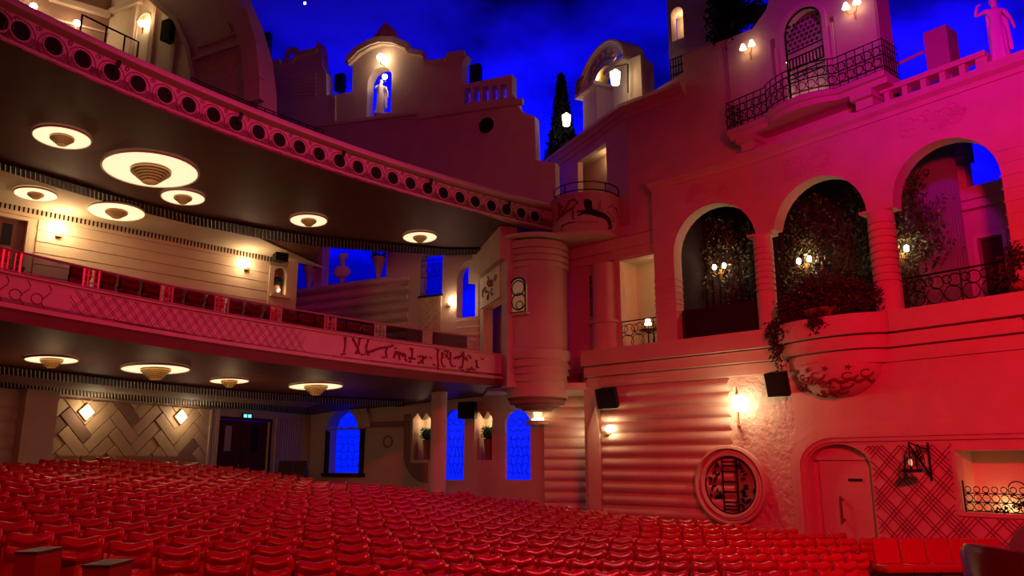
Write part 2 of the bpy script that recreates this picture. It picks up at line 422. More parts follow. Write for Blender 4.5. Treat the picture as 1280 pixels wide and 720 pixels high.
# RW2: stucco + arched door + lattice field + window opening
F = RW2
dl, dr = F.px(1014, 640)[0], F.px(1094, 640)[0]; dtop = F.px(1052, 555)[1]; dfl = E-3.0
wl = F.px(1198, 600)[0]; wr = F.px(1345, 600)[0]; wt = F.px(1198, 563)[1]; wb = F.px(1200, 640)[1]
END = F.px(1500, 600)[0]
mb = MB(); mb.prism(F, rect(0, dl-.3, E-3.2, ZB+.4), (), -.35, 0); mb.build('wall_right_stucco_by_door', stucco, kind=KIN)
mb = MB(); mb.prism(F, rect(dl-.3, END, E-3.2, ZB+.4), [arch(dl, dr, dfl, dtop, .62), rect(wl, wr, wb, wt)], -.35, 0)
mb.build('wall_right', plaster, kind=KIN)
# door leaf
d_ = thing('door_1', F.pt((dl+dr)/2, dfl, -.3), 'arched red-lit door leaf', 'door'); 
for kx in ('label', 'category'): del d_[kx]
d_['kind'] = KIN
mb = MB(); mb.prism(F, rect(dl-.1, dr+.1, dfl, dtop+.1), (), -.42, -.34); mb.build('door_back', plaster, d_)
il, ir = F.px(1027, 640, -.2)[0], F.px(1093, 640, -.2)[0]; it = F.px(1050, 575, -.2)[1]
mb = MB(); mb.fbox(F, il, ir, dfl, it, -.33, -.26); mb.build('door_panel', plaster, d_)
mb = MB(); mb.fbox(F, il-.05, ir+.05, it, it+.09, -.33, -.18); mb.build('door_head', plaster, d_)
p = F.px(1053, 637, -.2); mb = MB(); mb.tube([F.pt(p[0], p[1]-.36, -.16), F.pt(p[0], p[1]+.36, -.16)], .03); mb.fbox(F, p[0]-.03, p[0]+.03, p[1]-.3, p[1]-.24, -.26, -.16); mb.fbox(F, p[0]-.03, p[0]+.03, p[1]+.24, p[1]+.3, -.26, -.16); mb.build('door_handle', relief_d, d_)
p = F.px(1069, 600, -.25); mb = MB(); mb.fbox(F, p[0]-.2, p[0]+.2, p[1]-.035, p[1]+.035, -.26, -.24); mb.build('door_slot', iron, d_)
# arch moulding that runs on as a ledge over the lattice
def mould_path(off):
    pts = [(dl-off, E-3.0), (dl-off, dtop-.62)]
    c = (dl+dr)/2; rr = (dr-dl)/2
    for i in range(1, 9):
        g = PI-PI/2*i/8; pts.append((c+(rr+off)*math.cos(g), dtop-.62+(.62+off)*math.sin(g)))
    pts.append((END, dtop+off-.0)); return pts
for i, (o0, o1, dd) in enumerate(((.06, .17, .07), (.17, .30, .12), (.30, .50, .06))):
    a = mould_path(o0); bq = mould_path(o1); MB().prism(F, a+bq[::-1], (), -.02, dd).build('trim_%d' % (i+2), plaster, kind=KIN)
# lattice of doubled diagonal fillets
mb = MB()
rnd = random.Random(2)
lo_s, hi_s, lo_z, hi_z = dr+.1, END, E-3.0, dtop
def inhole(s, z):
    if wl-.1 < s < wr+.1 and wb-.1 < z < wt+.1: return True
    c = (dl+dr)/2; rr = (dr-dl)/2+.03
    if s < c+rr and (z < dtop-.62 or ((s-c)/rr)**2+((z-dtop+.62)/.74)**2 < 1): return True
    return not (lo_s-.6 < s < hi_s and lo_z < z < hi_z)
P_ = 1.3
for sg in (-1, 1):
    for kk in range(-12, 22):
        for off in (-.24, -.12, 0, .12, .58, .70) :
            s_ = kk*P_+off; seg = None; z = lo_z
            n = 60; run = []
            for i in range(n+1):
                z = lo_z+(hi_z-lo_z)*i/n; s = s_+sg*(z-lo_z)*.95
                ok = not inhole(s, z)
                if ok: run.append((s, z))
                if (not ok or i == n) and len(run) > 1:
                    (a0, b0), (a1, b1) = run[0], run[-1]; dx, dz = a1-a0, b1-b0; l = math.hypot(dx, dz); nx_, nz_ = -dz/l*.011, dx/l*.011
                    mb.prism(F, [(a0-nx_, b0-nz_), (a1-nx_, b1-nz_), (a1+nx_, b1+nz_), (a0+nx_, b0+nz_)], (), 0.001, .02)
                    run = []
                elif not ok: run = []
mb.build('trim_5', lat_m, kind=KIN)
# window recess room
mb = MB(); W = .9
mb.fbox(F, wl-.3, wr, wb-.3, wt+.3, -W-.1, -W); mb.fbox(F, wl-.1, wl, wb-.2, wt+.2, -W, -.35); mb.fbox(F, wl-.1, wr, wt, wt+.1, -W, -.35)
mb.fbox(F, wl-.1, wr, wb-.1, wb, -W, -.35); mb.build('window_1', cream, kind=KIN)
mb = MB(); mb.prism(F, rect(wl-.09, wr+.09, wb-.09, wt+.09), [rect(wl, wr, wb, wt)], 0, .06); mb.build('window_frame', plaster, kind=KIN)
g_ = thing('window_balcony_rail', F.pt(wl, wb, -.1), 'scrolled black iron rail with dark foliage inside the recessed opening of lattice wall', 'railing')
mb = MB(); sW = wl+.05; h1 = .42
mb.tube([F.pt(sW, wb, -.1), F.pt(sW, wb+.75, -.1)], .02)
for z in (wb+.03, wb+.24, wb+.45): mb.tube([F.pt(sW, z, -.1), F.pt(wr, z, -.1)], .014)
x = sW+.1
while x < wr-.1:
    mb.tube([F.pt(*q, -.1) for q in ring((x, wb+.13), .09, 10)], .012, 4, True); mb.tube([F.pt(*q, -.1) for q in ring((x, wb+.34), .09, 10)], .012, 4, True)
    mb.tube([F.pt(*q, -.1) for q in ring((x, wb+.54), .07, 10)], .012, 4, True); x += .2
xc = F.px(1268, 600)[0]; mb.tube([F.pt(*q, -.1) for q in ring((xc, wb+.55), .2, 14)], .014, 4, True)
mb.build('scrollwork', iron, g_)
mb = MB(); leaves(mb, [F.pt(a, wb+.15+.12*math.sin(a*3), -.12) for a in sq(F.px(1240, 600)[0], wr, 10)], 260, .06, .05, 3); mb.build('foliage', leafd, g_)
point('window_warm_light', F.pt((wl+F.px(1280, 600)[0])/2, wb+.1, -.7), WARM, 6, .1)

# ------------------------------------------------------------------ loggia band with bowed planter
BD = .45
def band(profile, name, d0=0):
    a, _ = RW1.px(735, 470, 0); path = []
    def P(F_, s): v = F_.pt(s, 0); return (v.x, v.y)
    ub = RW2.px(1036, 430, .4)[0]
    cen = RW2.pt(ub, 0); R_ = 1.38
    # centre of the bow lies on the wall
    path.append(P(RW1, a)); 
    # find where the circle leaves RW1 / RW2
    angs = []
    for i in range(0, 181, 9):
        g = math.radians(i)
        q = cen+RW2.n*(R_*math.sin(g)*BD)-RW2.t*(R_*math.cos(g))
        # keep only what lies in front of both walls
        if (q-RW1.o).dot(RW1.n) > 0 and (q-RW2.o).dot(RW2.n) >= -1e-6: path.append((q.x, q.y))
    path.append(P(RW2, END))
    return path
BPATH = band(None, None)
z0 = ZB
def bstep(z_a, z_b, d): return [(-.3, z_a), (d, z_a), (d, z_b), (-.3, z_b)]
sgn = 1
t_ = Vector((BPATH[1][0]-BPATH[0][0], BPATH[1][1]-BPATH[0][1])); sgn = 1 if Vector((t_.y, -t_.x)).dot(Vector((RW1.n.x, RW1.n.y))) > 0 else -1
mb = MB()
for za, zb_, d in ((0, .34, .08), (.38, .72, .24), (.76, 1.3, .42)):
    mb.sweep(BPATH, bstep(z0+za, z0+zb_, d), True, sgn)
mb.sweep(BPATH, bstep(z0+.3, z0+.4, .02), True, sgn); mb.sweep(BPATH, bstep(z0+.7, z0+.8, .1), True, sgn); mb.build('trim_6', plaster, kind=KIN)
ZF = z0+1.3
# floor of the loggia and filling of the bow
mb = MB(); 
vsn = [Vector((p[0], p[1], 0)) for p in BPATH]+[RW2.pt(END, 0, -6), RW1.pt(-1.5, 0, -6)]
slab(mb, [(p.x, p.y) for p in vsn], lambda x, y: ZF-.12, .1); mb.build('floor_loggia', plaster, kind=KIN)
mb = MB(); slab(mb, BPATH[1:-1], lambda x, y: z0+.02, .3); mb.build('trim_7', plaster, kind=KIN)
ub = RW2.px(1036, 430, .4)[0]; cen = RW2.pt(ub, z0+.05, 0)
bc = thing('bowl_corbel', cen, 'half-dome plaster corbel with raised star and scroll relief below the bowed planter', 'corbel')
Mr = Matrix.Rotation(math.atan2(RW2.n.y, RW2.n.x)-PI/2, 3, 'Z')
BRW = 1.28; BRH = .92
pr = [(BRW*math.cos(PI/2*i/10)+1e-3, -BRH*math.sin(PI/2*i/10)) for i in range(11)]
mb = MB(); mb.lathe(cen, pr, 28, -.1, PI+.1, 1, .62, Mr); mb.build('bowl', plaster, bc, smooth='all')
mb = MB(); rnd = random.Random(9)
def bowl_pt(a, e, k=1.02):
    r = BRW*math.cos(e)*k; return cen+Mr@Vector((r*math.cos(a), r*math.sin(a)*.62, -BRH*math.sin(e)*k))
for i in range(16):
    a = rnd.uniform(.3, 2.8); e = rnd.uniform(.25, 1.2); pts = []
    for k in range(9):
        pts.append(bowl_pt(a+.22*math.cos(k*.7)*(1-k/14), e+.16*math.sin(k*.7)*(1-k/14)))
    mb.tube(pts, .035, 5, r2=.012)
for a in (.75, 1.15, 1.6, 2.1):
    e = .16; c0 = bowl_pt(a, e, 1.03)
    for k in range(5):
        g = 2*PI*k/5; mb.tube([c0, bowl_pt(a+.085*math.cos(g), e+.09*math.sin(g), 1.03)], .03, 4, r2=.008)
mb.build('relief', relief_d, bc)
mb = MB(); pv = [bowl_pt(a, e, 1.03) for a in sq(.5, 2.7, 14) for e in (.45, .75)]; mb.tube([bowl_pt(.2+2.7*i/24, .55+.06*math.sin(i*1.7), 1.03) for i in range(25)], .04, 5); mb.build('scroll_band', relief_d, bc)

# ------------------------------------------------------------------ arcade wall above the band
ZC = RW1.px(885, 216)[1]      # cornice height
def opening(F_, u0, u1, vmid, utop, vtop, z0_=None):
    a = F_.px(u0, vmid)[0]; b_ = F_.px(u1, vmid)[0]; zt = F_.px(utop, vtop)[1]
    return arch(a, b_, ZF if z0_ is None else z0_, zt)
S815 = RW1.px(818, 340)[0]
ar1 = opening(RW1, 843, 948, 340, 897, 253)
ar2 = opening(RW2, 969, 1089, 320, 1030, 218)
ar3 = opening(RW2, 1120, 1262, 290, 1190, 170)
# springing walls and round columns
col1 = RW1.px(957, 350)[0]; col2 = RW2.px(1104, 330)[0]; zcap1 = RW1.px(955, 290)[1]; zcap2 = RW2.px(1102, 255)[1]
def wall_over(F_, s0, s1, holes, zc): 
    mbx = MB(); mbx.prism(F_, rect(s0, s1, ZF, ZC+.02), holes, -.55, 0); return mbx
h1 = ar1
mb = wall_over(RW1, S815, S965-.02, [], 0)
EPS = .012
def arcade(F_, s0, s1, ars, zcaps):
    """wall outline from s0 to s1 whose openings reach down to the floor; strip between neighbouring openings stops at the cap"""
    pts = [(s0, ZC), (s0, ZF-.02)]
    for k, a in enumerate(ars):
        lo = a[0]; hi = a[1]; curve = list(reversed(a[2:]))
        pts.append((lo[0], ZF-.02)); pts += curve; pts.append((hi[0], ZF-.02))
    pts += [(s1, ZF-.02), (s1, ZC)]
    out = []
    for p in pts: 
        if not out or (abs(p[0]-out[-1][0])+abs(p[1]-out[-1][1])) > 1e-4: out.append(p)
    return out
h_lo = RW1.px(946, 300)
sr = ar1[1][0]
def cutcap(pts, sA_, sB_, zc):
    """replace the pier below the cap between sA_ and sB_"""
    return [(s, zc) if (sA_-1e-3 <= s <= sB_+1e-3 and z < zc) else (s, z) for s, z in pts]
pts1 = cutcap(arcade(RW1, S815, S965-.0, [ar1], None), ar1[1][0], S965+.01, zcap1)
mb = MB(); mb.prism(RW1, pts1, (), -.5, 0); mb.build('wall_right_arcade_near_tower', plaster, kind=KIN)
# pier fluting left of arch 1
mb = MB()
for i in range(6): z = ZF+1.05+i*.3*(1 if i < 2 else .75); mb.fbox(RW1, S815-.03, ar1[0][0]+.02, z, z+.05, -.5, .03)
mb.build('trim_8', plaster, kind=KIN)
zc2 = RW2.px(1105, 258)[1]
pts2 = arcade(RW2, 0, END, [ar2, ar3], None)
pts2 = cutcap(cutcap(pts2, -.1, ar2[0][0], zcap1), ar2[1][0], ar3[0][0], zc2)
mb = MB(); mb.prism(RW2, pts2, (), -.5, 0); mb.build('wall_right_arcade', plaster, kind=KIN)
# ringed pier right of arch 3
mb = MB(); s_p = ar3[1][0]
for i in range(9): z = ZF+1.0+i*.33; mb.fbox(RW2, s_p-.03, s_p+1.6, z, z+.04, -.5, .03)
mb.build('trim_9', plaster, kind=KIN)
def column(F_, s, z0_, z1_, r, zr0, zr1, nring, lab):
    c = F_.pt(s, 0, -.24)
    t = thing('ringed_column', (c.x, c.y, z0_), lab, 'column', 'ringed columns of the arcade')
    pr = [(r*.98, z0_), (r, z0_+.3)]
    for i in range(nring):
        z = zr0+(zr1-zr0)*i/(nring-1); pr += [(r, z-.028), (r-.05, z-.02), (r-.05, z+.02), (r, z+.028)]
    pr.append((r*.95, z1_))
    MB().lathe((c.x, c.y, 0), pr, 24).build('shaft', plaster, t, smooth=True)
    M_ = MB(); M_.fbox(F_, s-r*1.35, s+r*1.35, z1_, z1_+.08, -.5, .02); M_.build('capital', plaster, t)
cs1 = (ar1[1][0]+S965+.0)/2+.02
s_c1 = RW1.px(957, 350, -.24)[0]
column(RW1, s_c1, ZF-.02, zcap1-.08, .30, ZF+1.3, zcap1-.5, 8, 'ringed round column between the first and the middle arch of side wall')
column(RW2, RW2.px(1107, 330, -.24)[0], ZF-.02, zc2-.08, .36, ZF+.9, zc2-.45, 9, 'ringed round column between the middle arch and the arch under the statue')
# cornice
cp = [RW1.pt(S815-.05, 0), RW2.pt(0, 0), RW2.pt(END, 0)]; cp = [(p.x, p.y) for p in cp]
mb = MB(); mb.sweep(cp, [(-.5, ZC-.12), (.06, ZC-.12), (.10, ZC), (.26, ZC+.08), (.26, ZC+.26), (-.5, ZC+.3)], True, sgn); mb.build('trim_10', plaster, kind=KIN)
# low reliefs over the arches
def relief_patch(F_, u, v, w_px, seedv, name, lab, n=26, m_=None):
    t = thing(name, F_.w(u, v, 0), lab, 'relief'); M_ = MB(); r_ = random.Random(seedv); c = F_.px(u, v); W_ = w_px
    for i in range(n):
        a, z = c[0]+r_.uniform(-W_, W_), c[1]+r_.uniform(-.32, .28); pts = []
        for k in range(8):
            g = k*.8+i; rr = .16*(1-k/9); pts.append(F_.pt(a+rr*math.cos(g), z+rr*math.sin(g), .012))
        M_.tube(pts, .022, 4, r2=.01)
    M_.build('scrollwork', m_ or plaster, t)
relief_patch(RW2, 1010, 205, .75, 5, 'plaster_relief', 'faint scrolling plaster relief over the middle arch')
relief_patch(RW2, 1168, 150, .8, 6, 'plaster_relief', 'scrolling plaster relief over the arch below the statue')
relief_patch(RW1, 882, 240, .7, 8, 'plaster_relief', 'faint plaster relief over the arch closed by a black drape')

# gallery behind the arches
GB = -3.0
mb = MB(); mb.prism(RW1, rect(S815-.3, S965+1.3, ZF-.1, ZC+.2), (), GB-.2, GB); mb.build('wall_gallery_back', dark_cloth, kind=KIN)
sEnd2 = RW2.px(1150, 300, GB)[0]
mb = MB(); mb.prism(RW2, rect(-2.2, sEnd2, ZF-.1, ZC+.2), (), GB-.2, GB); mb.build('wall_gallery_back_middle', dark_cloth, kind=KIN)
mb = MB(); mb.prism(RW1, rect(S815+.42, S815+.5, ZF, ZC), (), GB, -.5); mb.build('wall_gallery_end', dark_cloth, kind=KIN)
a3 = RW2.px(1130, 300)[0]
mb = MB(); q = [RW1.pt(S815, 0, -.05), RW2.pt(0, 0, -.05), RW2.pt(a3, 0, -.05), RW2.pt(a3, 0, GB), RW1.pt(S965+.8, 0, GB), RW1.pt(S815, 0, GB)]
slab(mb, [(p.x, p.y) for p in q], lambda x, y: ZC-.1, .2); mb.build('ceiling_gallery', darkp, kind=KIN)
# corrugated panel behind arch 3
mb = MB(); sa, sb = RW2.px(1128, 300, GB+.1)[0], RW2.px(1206, 300, GB+.1)[0]; prc = []; n = 22
vs = []; fs = []
for i in range(n*4+1):
    s = sa+(sb-sa)*i/(n*4); d = GB+.15+.05*math.sin(i*PI/2)
    vs += [RW2.pt(s, ZF-.1, d), RW2.pt(s, ZC+2.2, d), RW2.pt(s, ZC+2.2, d-.12), RW2.pt(s, ZF-.1, d-.12)]
for i in range(n*4):
    for j in range(4): fs.append((i*4+j, (i+1)*4+j, (i+1)*4+(j+1) % 4, i*4+(j+1) % 4))
MB().add(vs, fs).build('corrugated_panel', mat('grey_corrugated', (.35, .32, .4), .6), label='tall grey corrugated panel standing behind the open arch beside vines', cat='panel')
# little building seen through arch 3
HB = thing('terrace_house', RW2.w(1260, 300, -4.2), 'small plaster house with cornice and doorway seen through the open arch', 'building')
D_ = -4.2
zc3 = RW2.px(1195, 268, D_)[1]; s3 = RW2.px(1203, 300, D_)[0]; zc3b = RW2.px(1195, 243, D_)[1]
dd0, dd1 = RW2.px(1226, 330, D_)[0], RW2.px(1258, 330, D_)[0]; dzt = RW2.px(1226, 298, D_)[1]
mb = MB(); mb.prism(RW2, rect(s3, s3+4, ZF-.1, zc3), [rect(dd0, dd1, ZF-.05, dzt)], D_-.25, D_); mb.build('wall', plaster, HB)
mb = MB(); mb.fbox(RW2, s3-.25, s3+4, zc3, zc3+.25, D_-.3, D_+.25); mb.fbox(RW2, s3-.35, s3+4, zc3+.25, zc3b, D_-.3, D_+.4); mb.build('cornice', plaster, HB)
mb = MB(); mb.prism(RW2, rect(dd0-.12, dd1+.12, ZF-.05, dzt+.12), [rect(dd0, dd1, ZF, dzt)], D_, D_+.06); mb.build('door_frame', cream, HB)
mb = MB(); mb.fbox(RW2, dd0-.15, dd1+.4, ZF-.05, dzt+.2, D_-.4, D_-.3); mb.build('door', woodd, HB)
mb = MB(); q0, q1 = RW2.px(1188, 230, D_+.5)[0], RW2.px(1205, 230, D_+.5)[0]; mb.fbox(RW2, q0, q1, zc3b, ZC+2.4, D_-.2, D_+.3); mb.build('pier', plaster, HB)

# drapes + vines + sconces in arches
mb = MB(); a, b_ = ar1[0][0]-.3, ar1[1][0]+.3; vs = []; fs = []; n = 60; zt = ZC-.2
for i in range(n+1):
    s = a+(b_-a)*i/n; d = GB+.3+.07*math.sin(i*1.3)
    vs += [RW1.pt(s, ZF, d), RW1.pt(s, zt, d), RW1.pt(s, zt, d-.04), RW1.pt(s, ZF, d-.04)]
for i in range(n):
    for j in range(4): fs.append((i*4+j, (i+1)*4+j, (i+1)*4+(j+1) % 4, i*4+(j+1) % 4))
MB().add(vs, fs).build('gallery_curtain', dark_cloth, label='dark pleated curtain hanging behind the first arch of the arcade', cat='curtain', smooth='all')
mb = MB(); z1 = RW1.px(897, 382, -.35)[1]; mb.fbox(RW1, ar1[0][0]-.02, ar1[1][0]+.02, ZF-.01, z1, -.4, -.36)
o = mb.build('black_drape', dark_cloth, label='black cloth stretched low across the first arch of the arcade', cat='cloth')
def vine(F_, u0, u1, v0, v1, d, n, seedv, lab, m_, size=.07, spread=.16, strands=14):
    r_ = random.Random(seedv); pts = []; M_ = MB()
    t = thing('climbing_vine', F_.w((u0+u1)/2, v1, d), lab, 'vine')
    for i in range(strands):
        x = r_.uniform(u0, u1); y = v0+(v1-v0)*r_.uniform(0, .45); st = []
        for k in range(10):
            x += r_.uniform(-5, 5); y += (v1-v0)*.07; 
            if y > v1: break
            x = max(u0, min(u1, x)); st.append(F_.w(x, y, d+r_.uniform(-.1, .1)))
        if len(st) > 1: pts += st; M_.tube(st, .012, 4)
    M_.build('stem', woodd, t)
    M_ = MB(); leaves(M_, pts, n, spread, size, seedv); M_.build('foliage', m_, t)
vine(RW1, 884, 945, 262, 372, GB+.6, 850, 11, 'sparse climbing vine around the double sconce of the curtained arch', leafm)
vine(RW2, 972, 1085, 228, 385, GB+.7, 3200, 12, 'climbing vine covering the back of the middle arch', leafm, strands=22)
vine(RW2, 1117, 1150, 190, 385, GB+.7, 1700, 13, 'climbing vine beside the lamp in the arch under the statue', leafm, strands=14)
vine(RW2, 1150, 1180, 240, 330, GB+.7, 500, 14, 'thin vine trailing over the corrugated panel', leafm, strands=7)
def gsconce(F_, u, v, d, lab, e=60):
    c = F_.w(u, v, d); t = thing('double_sconce', c, lab, 'wall lamp', 'double candle sconces of the gallery')
    M_ = MB(); a, z = F_.px(u, v, d)
    M_.tube([F_.pt(a, z-.3, d-.1), F_.pt(a, z-.1, d)], .015)
    for k in (-.19, .19): M_.tube([F_.pt(a, z-.22, d), F_.pt(a+k*.6, z-.3, d), F_.pt(a+k, z-.2, d), F_.pt(a+k, z-.08, d)], .013)
    M_.fbox(F_, a-.05, a+.05, z-.45, z-.1, d-.12, d-.08); M_.build('bracket', gold, t)
    for k in (-.19, .19):
        M_ = MB(); q = F_.pt(a+k, z+.0, d); M_.sphere(q, .075, 10, 7, (1, 1, 1.35)); M_.build('bulb', bulb_e, t, smooth='all')
    point('sconce_light', F_.pt(a, z+.05, d-.12), (1, .85, .45), e*.4, .05)
gsconce(RW1, 899, 333, GB+1.1, 'double candle sconce among vines in the curtained arch')
gsconce(RW2, 1005, 325, GB+1.1, 'double candle sconce among vines in the middle arch', 70)
gsconce(RW2, 1125, 312, GB+1.1, 'double candle sconce partly hidden by the column of the open arch', 40)
# railings in arch 2/3
r_ = thing('loggia_railing', RW2.pt(ar3[0][0], ZF, -.3), 'black wrought iron railing of rings across the open arch', 'railing')
mb = MB(); iron_panel(mb, RW2, ar3[0][0], ar3[1][0], ZF+.1, RW2.px(1190, 338, -.3)[1], -.3, .02); mb.build('panel', iron, r_)
# planter foliage
pf = thing('planter_foliage', RW2.w(1035, 405, .6), 'dark reddish trailing plant heaped over the bowed planter', 'plant')
pts = []
rnd = random.Random(21)
for i in range(360):
    g = rnd.uniform(.15, 2.95); k = rnd.uniform(.55, 1.02)
    q = RW2.pt(ub, 0)+RW2.n*(1.45*math.sin(g)*BD*k+.2)-RW2.t*(1.5*math.cos(g)*k)
    pts.append(Vector((q.x, q.y, ZF+rnd.uniform(0, 1.15)*(1-.4*abs(math.cos(g))**2))))
for st in range(16):
    g = rnd.choice([.12, .2, .35, .5, .8, 1.6, 2.0, 2.5]); q = RW2.pt(ub, 0)+RW2.n*(1.45*math.sin(g)*BD+.36)-RW2.t*(1.62*math.cos(g)); ln = rnd.uniform(.2, 1.35) if g < .5 else rnd.uniform(.1, .55)
    for k in range(8): pts.append(Vector((q.x+rnd.uniform(-.05, .05), q.y, ZF-ln*k/8)))
mb = MB(); leaves(mb, pts, 8500, .1, .065, 5); mb.build('foliage', leafr, pf)
mb = MB(); mb.lathe(RW2.pt(ub, ZF, .25), [(.3, -.1), (.75, .25), (.7, .3), (.02, .3)], 16); mb.build('soil_trough', terra, pf)
pf = thing('hanging_plant', RW2.w(1262, 360, .1), 'reddish hanging plant on the right pier beside the railing', 'plant')
s1_ = RW2.px(1262, 350, .1)[0]; pts = [RW2.pt(s1_+rnd.uniform(-.2, .35), ZF+rnd.uniform(-.5, 1.15), rnd.uniform(-.2, .2)) for _ in range(60)]
mb = MB(); leaves(mb, pts, 1100, .1, .065, 6); mb.build('foliage', leafr, pf)
mb = MB(); mb.lathe(RW2.pt(s1_+.1, ZF, -.1), [(.02, 0), (.16, 0), (.22, .3), (.24, .32)], 14); mb.build('pot', terra, pf)
# ------------------------------------------------------------------ upper wall behind the arcade, turret, drum balcony
RWb = RW1.off(-.6)
s_t = RWb.px(705, 400)[0]; zA = RWb.px(740, 292)[1]; s785 = RWb.px(785, 200)[0]; zE = RWb.px(785, 147)[1]
s855 = RWb.px(855, 100)[0]; zT1 = RWb.px(855, 68)[1]; s912 = RWb.px(912, 120)[0]; zT2 = RWb.px(905, 50)[1]
sBend = S965+.5
n0, n1 = RWb.px(776, 380)[0], min(RWb.px(829, 380)[0], S815+.2); nz0, nz1 = RWb.px(776, 441)[1], RWb.px(795, 322)[1]
g0, g1 = RWb.px(737, 370)[0], RWb.px(748, 370)[0]; gz0, gz1 = RWb.px(742, 395)[1], RWb.px(742, 344)[1]
mb = MB()
out = [(s_t-.3, ZB), (n0, ZB), (S815+.35, ZB), (S815+.35, ZC), (sBend, ZC), (sBend, zT2), (s912, zT2), (s855, zT1), (s855, zE), (s785, zE), (s785, zA), (s_t-.3, zA)]
mb.prism(RWb, out, [rect(n0, n1, nz0, nz1), rect(g0, g1, gz0, gz1)], -.3, 0)
mb.build('wall_right_upper', plaster, kind=KIN)
# warm lit box behind the niche
mb = MB(); mb.fbox(RWb, n0-.6, n1+.2, nz0-.2, nz1+.3, -2.1, -2.0); mb.fbox(RWb, n1+.1, n1+.2, nz0-.2, nz1+.3, -2.1, -.3); mb.fbox(RWb, n0-.7, n0-.6, nz0-.2, nz1+.3, -2, -.3); mb.fbox(RWb, n0-.7, n1+.2, nz1+.3, nz1+.4, -2, -.3); mb.fbox(RWb, n0-.7, n1+.2, nz0-.15, nz0-.02, -2, -.3)
mb.build('wall_box_interior', cream, kind=KIN)
point('box_light', RWb.pt((n0+n1)/2+.2, nz1-.3, -.9), WARM, 17, .15)
t = thing('box_railing', RWb.pt(n0, nz0, -.05), 'black scrolled iron railing of the small warm-lit box beside the turret', 'railing')
mb = MB(); iron_panel(mb, RWb, n0, n1, nz0+.03, RWb.px(795, 400)[1], -.02, .018, 4); mb.build('panel', iron, t)
c = RWb.w(810, 402, -.5); t = thing('table_lamp', c, 'small glowing table lamp behind the railing of the warm-lit box', 'lamp')
mb = MB(); mb.lathe((c.x, c.y, 0), [(.02, c.z-.3), (.1, c.z-.3), (.03, c.z-.25), (.02, c.z-.05)], 10); mb.build('stand', gold, t)
mb = MB(); mb.lathe((c.x, c.y, 0), [(.13, c.z-.12), (.07, c.z+.12), (.01, c.z+.12)], 12); mb.build('shade', white_e, t)
t = thing('box_table', RWb.w(806, 415, -.5), 'small dark round table carrying the glowing lamp in the box', 'table')
zt_ = c.z-.3; mb = MB(); mb.lathe((c.x, c.y, 0), [(.01, zt_), (.33, zt_), (.33, zt_-.04), (.03, zt_-.05), (.03, nz0+.02), (.2, nz0), (.01, nz0-.02)], 16); mb.build('top', woodd, t)
# narrow grilled window
t = thing('grilled_window', RWb.pt(g0, gz0, 0), 'narrow window with black scroll grille between turret and half column', 'window')
mb = MB(); iron_panel(mb, RWb, g0, g1, gz0, gz1, -.02, .016, 1)
for k in range(1, 6): mb.tube([RWb.pt(g0, gz0+(gz1-gz0)*k/6, -.02), RWb.pt(g1, gz0+(gz1-gz0)*k/6, -.02)], .014)
mb.build('grille', iron, t); mb = MB(); mb.fbox(RWb, g0-.05, g1+.05, gz0-.05, gz1+.05, -.3, -.26); mb.build('pane', darkp, t)
# half column and its sill
cc = RWb.px(757, 390)[0]; rr = .52
t = thing('half_column', RWb.pt(cc, ZF, 0), 'smooth plaster half column beside the warm-lit box', 'column')
q = RWb.pt(cc, 0, 0); a0 = math.atan2(RWb.t.y, RWb.t.x); zt_ = RWb.px(757, 325, rr)[1]; zs = RWb.px(757, 400, rr)[1]
a0 = a0 if Vector((math.cos(a0+PI/2), math.sin(a0+PI/2))).dot(Vector((RWb.n.x, RWb.n.y))) > 0 else a0-PI
mb = MB(); mb.lathe(q, [(rr, ZB+1), (rr, zs-.05), (rr, zs+.05), (rr*.92, zs+.06), (rr*.92, zt_)], 20, a0, a0+PI); mb.build('shaft', plaster, t, smooth=True)
mb = MB(); mb.lathe(q, [(rr, zs-.07), (rr+.1, zs-.05), (rr+.1, zs+.03), (rr*.9, zs+.07)], 20, a0, a0+PI); mb.build('sill', plaster, t, smooth=True)
# beam fascias under the drum level
zb1 = RWb.px(760, 327)[1]
mb = MB()
mb.fbox(RWb, s_t-.4, S815-.05, zb1, zb1+.32, 0, .10); mb.fbox(RWb, s_t-.4, S815-.05, zb1+.32, zb1+.75, 0, .2); mb.fbox(RWb, s_t-.4, S815-.05, zb1+.8, zb1+1.1, 0, .12)
mb.build('trim_11', plaster, kind=KIN)
# turret
TC = Vector((.93, 28.9, 0)); TR = 1.17
def tz(v): return at_y(671, v, TC.y-TR).z
t = thing('round_turret', (TC.x, TC.y, tz(500)), 'rounded plaster turret with banded top and base at the end of the balconies', 'turret')
zb_, zt_ = tz(497), tz(298)
pr = [(.1, zb_), (TR*.93, zb_)]
for v0, k in ((497, .95), (478, 1.0), (468, 1.03), (459, 1.06), (449, 1.06)):
    z = tz(v0); pr += [(TR*k-.10, z), (TR*k-.10, z+.03), (TR*k, z+.06)]
pr += [(TR*1.08, tz(441)), (TR*1.08, tz(436)), (TR, tz(434)), (TR, tz(335))]
for v0 in (333, 325, 317, 309):
    z = tz(v0); pr += [(TR-.03, z-.02), (TR-.03, z+.02), (TR+.07, z+.04), (TR+.07, z+.2)]
pr.append((TR, zt_))
mb = MB(); mb.lathe(TC, pr, 48); mb.build('shaft', plaster, t, smooth=True)
mb = MB(); mb.lathe(TC, [(.05, zb_-.42), (.55, zb_-.40), (.6, zb_-.3), (.8, zb_-.28), (.84, zb_-.18), (1.0, zb_-.16), (1.04, zb_-.02), (.9, zb_)], 36); mb.build('base_corbel', darkp, t, smooth=True)
